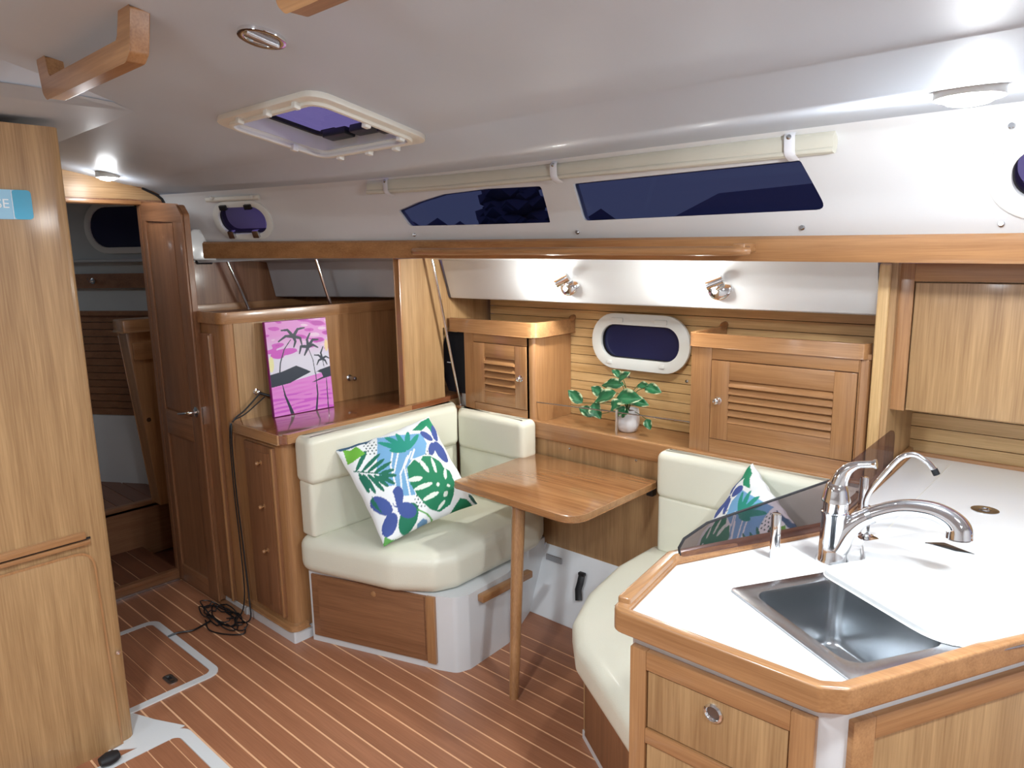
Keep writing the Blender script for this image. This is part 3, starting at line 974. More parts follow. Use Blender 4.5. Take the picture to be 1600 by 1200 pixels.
sb = thing('settee_base', 'white moulded settee base with a teak drawer front on its slanted face', 'settee base', (-2.54, 1.52, 0))
base = rpoly([(-2.54, 1.52), (-1.955, 1.714), (-1.885, 1.745), (-1.865, 1.80), (-1.878, 2.04), (-1.985, 2.30), (-2.0, 2.43), (-2.54, 2.43)], [.004, .02, .04, .03, .05, .05, 0, 0], 5)
obj('body', prism(B(), [(x + 2.54, y - 1.52) for x, y in base], 0, .315), M['gel'], sb)
sd = Vector((.619, .207)).normalized()
ang = math.atan2(sd.y, sd.x)
Rz = Matrix.Rotation(ang, 4, 'Z')
dp = obj('drawer_front', bx(.02, .572, -.010, .004, .032, .308), M['dark_x'], sb, bevel=.002)
dp.matrix_local = Rz
p_ = obj('panel', bx(.055, .565, -.014, -.008, .06, .304), M['dark_x'], dp, bevel=.002)
p_ = obj('end_stile', bx(.574, .612, -.016, .004, .03, .31), M['trim_z'], sb, bevel=.002)
p_.matrix_local = Rz
f_ = obj('finger_catch', lathe(B(), [(.012, 0), (.012, .004), (.006, .006)], 14, Matrix.Translation((.335, -.014, .278)) @ Matrix.Rotation(math.pi / 2, 4, 'X')), M['trim_z'], dp)
obj('side_ledge', bx(.672, .705, .33, .63, .268, .298), M['trim_y'], sb, bevel=.006)

seat1 = cushion('seat_cushion', [(-2.575, 1.475), (-2.10, 1.605), (-1.955, 1.705), (-1.915, 1.80), (-1.925, 2.30), (-1.985, 2.415), (-2.565, 2.425)], [.07, .12, .07, .07, .08, .07, .04], .315, .478, 'wide cream leather seat cushion of the settee left of the table', .05)
def tiered_back(name, label, plan_lo, plan_hi, z0, zs, z1):
    cx = sum(p[0] for p in plan_lo) / len(plan_lo)
    cy = sum(p[1] for p in plan_lo) / len(plan_lo)
    t = thing(name, label, 'cushion', (cx, cy, z0), group='cream backrest cushions')
    f = lambda P: [(p[0] - cx, p[1] - cy) for p in P]
    obj('lower_tier', puffy(B(), rpoly(f(plan_lo), .02, 4), 0, zs - z0 + .006, .016, 0), M['leather'], t, angle=80)
    obj('upper_tier', puffy(B(), rpoly(f(plan_hi), .032, 5), zs - z0 - .004, z1 - z0, .03, .0), M['leather'], t, angle=80)
    return t
tiered_back('backrest_cushion', 'cream backrest cushion behind the patterned pillow, along the glossy counter', [(-2.56, 1.515), (-2.47, 1.515), (-2.47, 2.33), (-2.56, 2.42)], [(-2.565, 1.505), (-2.445, 1.505), (-2.445, 2.32), (-2.565, 2.42)], .475, .708, .90)
tiered_back('backrest_cushion', 'cream backrest cushion along the back wall between the corner and the table', [(-2.545, 2.42), (-2.46, 2.345), (-2.05, 2.345), (-2.05, 2.424)], [(-2.55, 2.424), (-2.44, 2.32), (-2.03, 2.32), (-2.03, 2.424)], .475, .695, .875)

# second settee, in front of the galley
s2 = thing('settee_base', 'teak-fronted settee base tucked against the galley cabinet', 'settee base', (-1.287, 1.761, 0))
obj('body', prism(B(), [(x + 1.287, y - 1.761) for x, y in [(-1.287, 1.761), (-.765, 1.42), (-.60, 1.86), (-.60, 2.43), (-1.287, 2.43)]], 0, .335), M['veneer_z'], s2)
sd2 = Vector((.522, -.341)).normalized()
R2 = Matrix.Rotation(math.atan2(sd2.y, sd2.x), 4, 'Z')
o = obj('front_panel', bx(.03, .58, -.008, .004, .03, .32), M['dark_z'], s2, bevel=.002)
o.matrix_local = R2
o = obj('toe_strip', bx(.0, .60, -.004, .004, 0, .03), M['gel'], s2)
o.matrix_local = R2
o = obj('finger_catch', lathe(B(), [(.012, 0), (.012, .005), (.006, .007)], 12, Matrix.Translation((.29, -.010, .27)) @ Matrix.Rotation(math.pi / 2, 4, 'X')), M['trim_z'], s2)
o.matrix_local = R2
cushion('seat_cushion', [(-1.415, 2.42), (-1.42, 2.15), (-1.375, 1.90), (-1.30, 1.715), (-1.20, 1.60), (-.80, 1.345), (-.775, 1.44), (-.62, 1.80), (-.61, 2.42)], [.05, .1, .1, .09, .08, .04, .04, .05, .04], .335, .455, 'cream leather seat cushion of the settee beside the galley counter', .04)
tiered_back('backrest_cushion', 'cream backrest cushion right of the table, behind the second patterned pillow', [(-1.365, 2.345), (-.62, 2.345), (-.62, 2.424), (-1.365, 2.424)], [(-1.37, 2.335), (-.62, 2.335), (-.62, 2.424), (-1.37, 2.424)], .452, .678, .86)

# fittings on the white liner
t = tag(obj('vent_plate', bx(-.045, .045, -.004, .004, -.014, .014), M['steel'], bevel=.002), 'small slotted metal plate low on the white liner wall', 'vent')
t.location = (-1.925, 2.405, .238)
t = thing('webbing_strap', 'black webbing strap hanging on the white wall beside the settee', 'strap', (-1.75, 2.38, .22))
obj('strap', tube(B(), [(0, 0, 0), (.003, -.016, -.03), (-.002, -.024, -.06), (.012, -.04, -.10)], .016, 8, squash=(1, .25)), M['black'], t)
obj('anchor', bx(-.016, .016, -.008, .01, -.002, .012), M['black'], t, bevel=.003)

# ================================================================== GALLEY
CT = 0.895
P1, P2, P3, P4 = (-.757, 1.128), (-.795, 1.42), (-.585, 1.83), (-.60, 2.76)
P5, P6 = (-.345, 1.124), (-.305, 1.150)
dB = Vector((.195, .371)).normalized()
P7 = (P6[0] + dB.x * 1.25, P6[1] + dB.y * 1.25)
outer = [P1, P5, P6, P7, (.9, 2.23), (.9, 2.76), P4, P3, P2]
g = thing('galley_cabinet', 'teak galley cabinet with drawers and white rounded corners under the sink counter', 'cabinet', (-.757, 1.128, 0))
def G(pts):
    return [(x + .757, y - 1.128) for x, y in pts]
body = [(-.727, 1.160), (-.352, 1.158), (-.322, 1.190), (P7[0] - .03, P7[1] + .02), (.9, 2.26), (.9, 2.74), (-.592, 2.74), (-.57, 1.84), (-.765, 1.43)]
gbody = obj('body', prism(B(), rpoly(G(body), [.012, .02, .02, 0, 0, 0, 0, 0, 0], 4), 0, .862), M['gel'], g)
# face A (drawers), plane y = 1.156 -> local y .028
def fa(name, x0, x1, z0, z1, d=.012, mat='trim_z', par=None, bev=.002):
    return obj(name, bx(x0 + .757, x1 + .757, .028 - d, .034, z0, z1), M[mat], par or g, bevel=bev)
fa('stile', -.720, -.683, .03, .832)
fa('stile', -.395, -.353, .03, .832)
fa('rail', -.683, -.395, .792, .832, mat='trim_x')
fa('rail', -.683, -.395, .630, .662, mat='trim_x')
fa('rail', -.683, -.395, .33, .36, mat='trim_x')
fa('rail', -.683, -.395, .03, .07, mat='trim_x')
for z0, z1 in ((.665, .789), (.363, .627), (.073, .327)):
    d = fa('drawer', -.680, -.398, z0, z1, d=.008, mat='veneer_z')
    obj('pull_recess', lathe(B(), [(.014, 0), (.014, .0015), (.002, .002)], 16, Matrix.Translation((-.538 + .757, .0205, z1 - .028)) @ Matrix.Rotation(math.pi / 2, 4, 'X')), M['bronze'], d)
    fp = obj('finger_pull', lathe(B(), [(.019, 0), (.019, .004), (.015, .007), (.012, .004), (.011, -.002)], 18, Matrix.Translation((-.538 + .757, .0205, z1 - .028)) @ Matrix.Rotation(math.pi / 2, 4, 'X')), M['chrome'], d)
# face B (door) along dB
FB = frame((-.757, 1.128, 0), (1, 0, 0), (0, 1, 0)).inverted() @ frame((-.322, 1.190, 0), (dB.x, dB.y, 0), (0, 0, 1))
def fb(name, a0, a1, z0, z1, d=.012, mat='trim_z', par=None, bev=.002):
    o = obj(name, prism(B(), [(a0, z0), (a1, z0), (a1, z1), (a0, z1)], -.002, d), M[mat], g, bevel=bev)
    o.matrix_local = FB
    return o
M['trim_lx'] = M['trim_x']
fb('stile', .012, .062, .03, .822)
fb('rail', .062, 1.1, .778, .822, mat='trim_x')
fb('door', .065, .62, .04, .775, d=.008, mat='veneer_y')
fb('stile', .625, .68, .03, .775)
fb('door', .683, 1.1, .04, .775, d=.008, mat='veneer_y')

# worktop: white slab with sink cut-out and the wooden edge
wt = thing('worktop', 'white galley worktop with a raised teak edge around the sink', 'worktop', (-.757, 1.128, 0))
inner = [(-.728, 1.150), (-.350, 1.148), (-.325, 1.165), (P7[0] - .025, P7[1] + .012), (.88, 2.25), (.88, 2.745), (-.580, 2.745), (-.562, 1.835), (-.768, 1.415)]
slab = obj('top', prism(B(), G(inner), .862, CT), M['counter'], wt)
e1 = Vector((.855, -.518, 0)).normalized()
SF = frame((-.618, 1.375, CT), e1, (.518, .855, 0))
WL = Matrix.Translation((.757, -1.128, 0)) @ SF
cb = B()
prism(cb, rrect(.290, .225, .03, 5, .175, .143), -.2, .1, lambda a, b, c: WL @ Vector((a, b, c)))
cut(slab, cb)
cb = B()
prism(cb, rrect(.292, .23, .03, 5, .172, .143), -.2, .1, lambda a, b, c: WL @ Vector((a, b, c)))
cut(gbody, cb)
rr_o = rpoly(G(outer), [.03, .02, .02, 0, 0, 0, 0, .03, .025], 5)
rr_i = rpoly(G(inner), [.008, .008, .008, 0, 0, 0, 0, .01, .01], 5)
po = rpoly(G([(-.7605, 1.158), P2, P3, P4]), [0, .025, .03, 0], 5)
pi_ = rpoly(G([(-.733, 1.162), (-.770, 1.415), (-.564, 1.835), (-.582, 2.745)]), [0, .01, .01, 0], 5)
obj('raised_edge', prism(B(), po + pi_[::-1], .900, .922), M['trim_y'], wt, bevel=.005, seg=3, limit=60)
obj('wood_edge', ring(B(), rr_o, rr_i, .860, .909), M['trim_x'], wt, bevel=.006, seg=3, limit=60)
# shallow draining hollow left of the sink
obj('drain_hollow', prism(B(), rpoly([(.055, .09), (.22, .10), (.12, .22), (.03, .26)], .04, 5), CT, CT + .0008), M['counter'], wt)

sk = thing('sink', 'stainless steel sink half covered by the white cutting board', 'sink', matrix=SF)
ro = rrect(.365, .60, .012, 5, .18, .30)
ri = rrect(.285, .220, .035, 5, .175, .143)
bm = B()
ring(bm, ro, ri, .0005, .005)
obj('rim', bm, M['steel'], sk, bevel=.002, limit=60)
bm = B()
prev = None
for (sc_, z) in ((1.0, .004), (.988, -.004), (.975, -.125), (.955, -.140), (.90, -.149), (.3, -.153)):
    L_ = [bm.verts.new((.175 + (p[0] - .175) * sc_, .143 + (p[1] - .143) * sc_, z)) for p in ri]
    if prev:
        for i in range(len(L_)):
            bm.faces.new((prev[i], prev[(i + 1) % len(L_)], L_[(i + 1) % len(L_)], L_[i]))
    prev = L_
bm.faces.new(prev)
obj('bowl', bm, M['bowl_steel'], sk, angle=60)
obj('drain', lathe(B(), [(.032, -.149), (.032, -.146), (.024, -.145), (.022, -.148)], 18, Matrix.Translation((.20, .15, 0))), M['chrome'], sk)
cbd = tag(obj('cutting_board', prism(B(), rpoly([(-.005, .232), (.345, .232), (.345, .66), (-.09, .66), (-.09, .43), (-.005, .36)], [.04, .09, .03, .03, .03, .02], 8), .006, .018), M['counter'], bevel=.004), 'white rounded cutting board lying over the right part of the sink', 'cutting board')
cbd.matrix_world = SF
# flush fittings of the worktop
t = thing('finger_slot', 'pointed steel finger slot set in the white worktop beyond the cutting board', 'slot', (-.302, 1.872, CT + .018))
T_ = [(-.052, -.002), (-.018, .026), (.050, -.004)]
obj('plate', prism(B(), T_, 0, .0022), M['bronze'], t)
obj('opening', prism(B(), [(-.036, -.002), (-.012, .007), (.044, -.003), (.012, -.010)], .001, .003), M['black'], t)
t = thing('round_latch', 'small round steel latch flush in the worktop near the back', 'latch', (-.293, 2.270, CT))
obj('plate', lathe(B(), [(.034, 0), (.034, .002), (.030, .003)], 22), M['steel'], t)
obj('ring', ring(B(), rrect(.030, .030, .0149, 5), rrect(.018, .018, .0089, 5), .003, .005), M['chrome'], t)
for a_, b_ in (((-.50, 2.02), (-.43, 2.30)), ((-.40, 1.66), (-.30, 1.76))):
    pass
obj('lid_joint', bx(-.46 + .757, -.457 + .757, 1.95 - 1.128, 2.70 - 1.128, CT, CT + .0006), M['cream_plastic'], wt)

# mixer tap
fx, fy = -.503, 1.668
ft = thing('mixer_tap', 'chrome single lever mixer tap with an arched spout over the sink', 'tap', (fx, fy, CT))
obj('body', lathe(B(), [(.036, 0), (.036, .006), (.032, .012), (.030, .05), (.028, .11), (.030, .118), (.030, .122), (.027, .124), (.027, .146), (.0315, .148), (.0315, .152), (.029, .158), (.026, .175), (.021, .19), (.010, .20)], 26), M['chrome'], ft)
L = lambda P: [Vector(p) for p in P]
sp = smooth_path(L([(.006, 0, .035), (.022, .006, .075), (.048, .014, .108), (.09, .026, .135), (.135, .036, .152), (.185, .042, .155), (.220, .042, .145), (.240, .040, .128), (.243, .038, .108)]), 5)
N_ = len(sp)
rad = [(.030 - .012 * min(1, i / (N_ * .3))) + (.009 * max(0, (i - N_ * .45) / (N_ * .55))) for i in range(N_)]
obj('spout', tube(B(), sp, rad, 16), M['chrome'], ft)
obj('spout_collar', tube(B(), [sp[12], sp[13]], .0200, 16), M['steel'], ft)
obj('spray_face', tube(B(), [sp[-1], sp[-1] + (sp[-1] - sp[-2]).normalized() * .004], .021, 16), M['bronze'], ft)
hp = smooth_path(L([(0, 0, .165), (.004, .002, .195), (.016, .004, .222), (.036, .006, .238), (.058, .008, .244), (.078, .010, .248)]), 5)
n_ = len(hp)
obj('lever', tube(B(), hp, [.026 - .017 * min(1, i / (n_ * .62)) + (.003 if i > n_ * .9 else 0) for i in range(n_)], 14, squash=(1, .9)), M['chrome'], ft)
# slim filter tap
f2 = thing('filter_tap', 'slim chrome drinking water tap with a thin bent spout', 'tap', (-.487, 1.872, CT))
obj('base', lathe(B(), [(.018, 0), (.018, .004), (.011, .008), (.010, .05), (.012, .055), (.012, .075), (.006, .082)], 18), M['chrome'], f2)
obj('spout', tube(B(), smooth_path(L([(0, 0, .06), (-.006, 0, .09), (.004, .002, .125), (.030, .007, .170), (.056, .012, .210), (.075, .015, .224), (.095, .018, .226), (.118, .022, .212), (.134, .024, .194)]), 5), .0065, 12), M['chrome'], f2)
obj('nozzle', tube(B(), [(.132, .024, .197), (.139, .025, .184)], .008, 12), M['black'], f2)
obj('lever', tube(B(), [(0, 0, .068), (.030, .004, .074)], .004, 8), M['chrome'], f2)
obj('flange', lathe(B(), [(.024, 0), (.024, .003), (.015, .005)], 18, Matrix.Translation((.01, -.015, 0))), M['chrome'], f2)

# smoked acrylic guard and its chrome posts
gd = thing('acrylic_guard', 'smoked acrylic splash guard standing along the teak edge behind the tap', 'guard', (-.78, 1.42, 0))
d1 = Vector((P3[0] + .01 - P2[0], P3[1] - P2[1], 0))
Lg = d1.length
fr = frame((0.012, .006, 0), d1, (0, 0, 1))
g1 = rpoly([(.0, .912), (Lg, .912), (Lg, 1.048), (.075, .985), (.005, .948)], [.012, 0, 0, .04, .02], 5)
o = obj('panel', prism(B(), g1, -.003, .003), M['smoke'], gd)
o.matrix_local = fr
o = obj('polished_edge', tube(B(), [(p[0], p[1], 0) for p in g1[8:-1][::-1]] if False else [(Lg, 1.048, 0), (.075, .985, 0), (.012, .955, 0), (-.001, .935, 0), (.002, .916, 0)], .0035, 6), M['gasket'], gd)
o.matrix_local = fr
fr2 = frame((P3[0] + .022 + .78, P3[1] - 1.42, 0), (P4[0] - P3[0], P4[1] - P3[1], 0), (0, 0, 1))
g2 = rpoly([(.0, .912), (.60, .912), (.60, 1.055), (0, 1.048)], [0, .005, .045, 0], 6)
o = obj('panel', prism(B(), g2, -.003, .003), M['smoke'], gd)
o.matrix_local = fr2
for i, (px_, py_, lab) in enumerate(((-.612, 1.60, 'short chrome post holding the acrylic guard left of the mixer tap'), (-.540, 2.02, 'short chrome post holding the acrylic guard behind the mixer tap'))):
    p = thing('guard_post', lab, 'post', (px_, py_, CT), group='chrome posts of the acrylic guard')
    obj('tube', lathe(B(), [(.0115, 0), (.0115, .105), (.010, .110), (.004, .111)], 16), M['chrome'], p)
    obj('clamp_screw', tube(B(), [(-.02, .01, .06), (.012, -.006, .06)], .003, 8), M['chrome'], p)

# ================================================================== PRINTED CLOTH AND PAINTING
def inside(P, poly):
    x, y = P[:, 0], P[:, 1]
    r = np.zeros(len(P), bool)
    n = len(poly)
    for i in range(n):
        x0, y0 = poly[i]
        x1, y1 = poly[(i + 1) % n]
        c = ((y0 > y) != (y1 > y)) & (x < (x1 - x0) * (y - y0) / ((y1 - y0) or 1e-9) + x0)
        r ^= c
    return r

def dist(P, a, b):
    a, b = np.array(a, float), np.array(b, float)
    d = b - a
    t = np.clip(((P - a) @ d) / max(d @ d, 1e-9), 0, 1)
    return np.linalg.norm(P - (a + t[:, None] * d), axis=1), t

def stroke(P, pts, w0, w1=None):
    w1 = w0 if w1 is None else w1
    m = np.zeros(len(P), bool)
    n = len(pts) - 1
    for i in range(n):
        dd_, t = dist(P, pts[i], pts[i + 1])
        wd = w0 + (w1 - w0) * (i + t) / n
        m |= dd_ < wd / 2
    return m

def lens(P, a, b, wdt):
    dd_, t = dist(P, a, b)
    return dd_ < wdt * np.sqrt(np.clip(t * (1 - t), 0, 1)) + .5

def ell(P, cx, cy, rx, ry, ang=0):
    c_, s_ = math.cos(math.radians(ang)), math.sin(math.radians(ang))
    x, y = P[:, 0] - cx, P[:, 1] - cy
    return ((x * c_ + y * s_) / rx) ** 2 + ((-x * s_ + y * c_) / ry) ** 2 < 1

def bil(uv, c):
    u, v = uv[:, :1], uv[:, 1:]
    BL, BR, TR, TL = [np.array(p, float) for p in c]
    return BL * (1 - u) * (1 - v) + BR * u * (1 - v) + TR * u * v + TL * (1 - u) * v

def cloth_colours(uv):
    P = bil(uv, [(500, 1145), (1325, 803), (872, 44), (93, 327)])
    C = np.tile(np.array(lin(240, 244, 246)), (len(P), 1))
    def put(m, col):
        C[m] = lin(*col)
    for gx in range(0, 40):
        for gy in range(0, 40):
            x, y = 100 + gx * 31 + (gy % 2) * 15, 60 + gy * 28
            if (290 < x < 410 and 260 < y < 400) or (820 < x < 900 and 370 < y < 470) or (730 < x < 880 and 760 < y < 880):
                put(ell(P, x, y, 6, 8), (50, 80, 80))
    put(inside(P, [(405, 235), (790, 225), (840, 320), (820, 430), (700, 470), (650, 560), (740, 780), (640, 785), (560, 690), (480, 700), (400, 560)]), (118, 172, 216))
    for s_ in ([(530, 390), (515, 520), (560, 690)], [(580, 390), (545, 580)], [(660, 440), (600, 600), (615, 740)], [(690, 400), (632, 540), (690, 780)], [(720, 380), (690, 470)]):
        put(stroke(P, s_, 15), (238, 242, 246))
    for tp_ in ((410, 290), (470, 235), (560, 212), (665, 200), (760, 235), (505, 378)):
        put(lens(P, (650, 388), tp_, 48), (30, 146, 128))
    put(inside(P, [(655, 545), (720, 475), (765, 505), (800, 442), (870, 440), (960, 480), (1000, 540), (1060, 560), (1105, 660), (1090, 760), (1060, 850), (970, 912), (880, 895), (820, 850), (750, 780), (720, 730), (690, 690), (665, 600)]), (22, 128, 88))
    for a_, b_, w_ in (((770, 480), (855, 590), 22), ((880, 455), (925, 590), 18), ((1010, 545), (1012, 640), 20), ((670, 655), (795, 638), 28), ((725, 738), (890, 680), 24), ((810, 825), (950, 755), 24), ((1030, 740), (1000, 790), 22), ((1010, 820), (950, 895), 16), ((1042, 680), (1040, 705), 20), ((925, 690), (955, 692), 20)):
        put(lens(P, a_, b_, w_ * 1.6), (232, 242, 232))
    put(stroke(P, [(225, 540), (400, 580), (555, 605)], 10), (22, 104, 84))
    for a_, b_ in (((240, 540), (318, 360)), ((285, 550), (425, 400)), ((330, 560), (460, 455)), ((380, 575), (520, 485)), ((420, 590), (545, 555)), ((440, 600), (565, 608)), ((420, 600), (555, 680)), ((375, 590), (500, 700)), ((330, 580), (465, 735)), ((290, 570), (395, 745)), ((262, 558), (345, 735))):
        put(lens(P, a_, b_, 34), (22, 112, 88))
    put(inside(P, [(140, 330), (200, 345), (240, 310), (310, 390), (220, 455), (180, 470)]), (112, 184, 62))
    put(inside(P, [(93, 327), (200, 285), (370, 245), (330, 280), (200, 320), (130, 350)]), (54, 90, 120))
    put(ell(P, 690, 960, 78, 120, 20), (24, 120, 90))
    for e_ in ((580, 790, 52, 88, 0), (450, 850, 110, 58, 38), (530, 1000, 62, 88, 15), (670, 900, 88, 60, 20)):
        put(ell(P, *e_), (64, 86, 156))
    put(inside(P, [(530, 740), (545, 760), (575, 860), (560, 865), (510, 790)]), (240, 244, 246))
    put(inside(P, [(700, 195), (780, 110), (870, 58), (905, 110), (960, 250), (930, 290), (880, 190), (840, 150), (790, 195)]), (24, 138, 98))
    for e_ in ((840, 248, 72, 32, 35), (888, 370, 34, 62, 10), (980, 390, 48, 110, -35), (925, 215, 30, 80, -15)):
        put(ell(P, *e_), (62, 82, 152))
    put(inside(P, [(1060, 930), (1150, 790), (1215, 790), (1290, 830), (1180, 885)]), (24, 124, 84))
    put(lens(P, (1235, 745), (1330, 810), 40), (60, 110, 100))
    put(inside(P, [(770, 1010), (820, 965), (860, 975), (880, 1010), (800, 1045)]), (104, 144, 180))
    put(stroke(P, [(770, 900), (850, 930), (930, 985)], 14), (96, 172, 80))
    put(inside(P, [(490, 1150), (495, 1080), (560, 1110), (650, 1095), (600, 1145)]), (96, 168, 84))
    put(inside(P, [(370, 760), (420, 850), (480, 940), (470, 920), (400, 860), (360, 800)]), (24, 110, 90))
    return C

def colour_attr(me, C):
    at = me.color_attributes.new('Col', 'FLOAT_COLOR', 'POINT')
    at.data.foreach_set('color', np.ascontiguousarray(C, dtype=np.float32).ravel())

def pillow(name, corners, label, thick, cmap, N=150):
    BL, BR, TR, TL = [Vector(c) for c in corners]
    nrm = (BR - BL).cross(TL - BL).normalized()
    org = (BL + BR + TR + TL) / 4
    uvs, co = [], []
    for side in (1, -1):
        for j in range(N + 1):
            for i in range(N + 1):
                u, v = i / N, j / N
                a, b = 2 * u - 1, 2 * v - 1
                # sides pulled in between the corners
                a2 = a * (1 - .055 * (1 - b * b))
                b2 = b * (1 - .055 * (1 - a * a))
                h = ((1 - a ** 2) * (1 - b ** 2)) ** .42 * thick / 2
                h *= 1 + .06 * math.sin(3.1 * a + 1.2 * b) * (1 - abs(a * b))
                wr = .003 * math.sin(14 * a * b + 5 * a) * (1 - (1 - a * a) * (1 - b * b))
                uu, vv = (a2 + 1) / 2, (b2 + 1) / 2
                p = BL * (1 - uu) * (1 - vv) + BR * uu * (1 - vv) + TR * uu * vv + TL * (1 - uu) * vv
                p = p + nrm * (h * side + wr) - org
                co.append(p)
                uvs.append((u, v))
    fs = []
    M1 = (N + 1) ** 2
    for s in (0, 1):
        for j in range(N):
            for i in range(N):
                a = s * M1 + j * (N + 1) + i
                q = (a, a + 1, a + N + 2, a + N + 1)
                fs.append(q if s == 0 else q[::-1])
    me = bpy.data.meshes.new(name)
    me.from_pydata([tuple(c) for c in co], [], fs)
    me.materials.append(M['print_cloth'])
    colour_attr(me, cmap(np.array(uvs)))
    me.polygons.foreach_set('use_smooth', [True] * len(me.polygons))
    me.update()
    o = bpy.data.objects.new(name, me)
    COL.objects.link(o)
    o.location = org
    return tag(o, label, 'pillow', 'leaf print throw pillows')

sh = Vector((.035, -.005, .0))
pillow('throw_pillow', [Vector(c) + sh for c in [(-2.191, 1.633, .490), (-2.10, 2.067, .566), (-2.391, 2.066, .907), (-2.482, 1.633, .829)]], 'tropical leaf print pillow with a big green monstera leaf, left of the table', .13, cloth_colours)
pillow('throw_pillow', [(-1.172, 2.265, .515), (-.888, 1.96, .43), (-.691, 2.035, .790), (-.985, 2.335, .885)][0:4], 'tropical leaf print pillow half hidden by the smoked guard, right of the table', .12, lambda uv: cloth_colours(np.stack([1 - uv[:, 0], uv[:, 1]], 1)))

def paint_colours(uv):
    P = bil(uv, [(160, 1100), (800, 975), (745, 75), (85, 135)])
    rs = np.random.RandomState(3)
    x, y = uv[:, 0], uv[:, 1]
    def noise(fx_, fy_, k):
        r = np.random.RandomState(k)
        s = np.zeros(len(x))
        for i in range(9):
            a, b, p = r.uniform(.3, 1) * fx_, r.uniform(.3, 1) * fy_, r.uniform(0, 6.28)
            s += np.sin(a * x + b * y * (1 if r.rand() > .5 else -1) + p)
        return s / 9
    def colr(c):
        return np.array(lin(*c))
    C = np.zeros((len(x), 4))
    top, mid, wat = colr((226, 150, 218)), colr((226, 224, 240)), colr((226, 116, 214))
    t = np.clip((y - .60) / .25, 0, 1)[:, None]
    C[:] = mid * (1 - t) + top * t
    n = noise(18, 80, 5)
    m = (n > .14) & (y > .66)
    C[m] = colr((206, 86, 196))
    m = (n > .30) & (y > .74)
    C[m] = colr((190, 72, 180))
    m = (n < -.3) & (y > .7)
    C[m] = colr((240, 206, 236))
    C[ell(P, 280, 430, 140, 34, -10)] = colr((206, 86, 196))
    C[ell(P, 205, 470, 70, 30, 0)] = colr((206, 86, 196))
    C[ell(P, 140, 560, 28, 80, 0)] = colr((236, 232, 176))
    C[ell(P, 742, 350, 20, 60, 0)] = colr((240, 214, 160))
    sea = P[:, 1] > (790 - (P[:, 0] - 145) * .30)
    sea &= P[:, 1] > 628
    n2 = noise(14, 150, 8)
    tt = np.clip(.72 + n2 * .35, 0, 1)[:, None]
    C[sea] = (wat * tt + colr((240, 176, 232)) * (1 - tt))[sea]
    m = sea & (y < .22) & (n2 > .12)
    C[m] = colr((212, 96, 210))
    D = (36, 48, 66)
    def put(mk, c=D):
        C[mk] = colr(c)
    put(inside(P, [(100, 675), (250, 630), (400, 565), (500, 600), (560, 625), (430, 690), (330, 745), (135, 798)]))
    put(inside(P, [(600, 635), (660, 600), (790, 555), (790, 660), (690, 690), (590, 730), (470, 748), (560, 735), (650, 690), (692, 672), (675, 632), (630, 622)]))
    put(stroke(P, [(225, 640), (235, 540), (280, 400), (350, 305)], 13, 9))
    put(stroke(P, [(540, 390), (585, 500), (605, 640)], 7, 9))
    put(stroke(P, [(695, 500), (705, 565)], 7))
    put(stroke(P, [(250, 770), (275, 880), (320, 990), (350, 1075)], 8, 40))
    put(stroke(P, [(610, 640), (624, 850), (604, 1020)], 8, 22))
    put(stroke(P, [(728, 690), (737, 1000)], 8, 12))
    for c_, fr_ in (((380, 270), [((300, 268), (222, 325)), ((320, 205), (255, 212)), ((430, 195), (502, 180)), ((455, 285), (470, 352)), ((402, 320), (382, 378))]),
                    ((540, 370), [((460, 370), (440, 442)), ((520, 410), (495, 458)), ((528, 300), (562, 235)), ((590, 300), (652, 296)), ((590, 350), (645, 375))]),
                    ((690, 490), [((650, 455), (603, 455)), ((652, 505), (628, 552)), ((676, 430), (703, 368)), ((730, 465), (770, 482)), ((722, 505), (742, 545))])):
        for md, tp_ in fr_:
            put(stroke(P, [c_, md, tp_], 36, 14) if c_[0] < 600 else stroke(P, [c_, md, tp_], 26, 10))
    return C

pt = thing('beach_painting', 'small pink canvas painting of palm trees at sunset standing on the glossy counter', 'painting', matrix=frame((-2.880, 1.611, .909), (.0182, .3, 0), (-.028, 0, .42)))
PW, PH = .303, .425
obj('canvas', bx(0, PW, 0, PH, -.020, 0), M['canvas_edge'], pt, bevel=.002)
N = 220
nv = 300
uv = [(i / N, j / nv) for j in range(nv + 1) for i in range(N + 1)]
me = bpy.data.meshes.new('picture')
me.from_pydata([(u * (PW - .004) + .002, v * (PH - .004) + .002, .0006) for u, v in uv], [], [(j * (N + 1) + i, j * (N + 1) + i + 1, (j + 1) * (N + 1) + i + 1, (j + 1) * (N + 1) + i) for j in range(nv) for i in range(N)])
me.materials.append(M['paint'])
colour_attr(me, paint_colours(np.array(uv)))
o = bpy.data.objects.new('picture', me)
COL.objects.link(o)
o.parent = pt

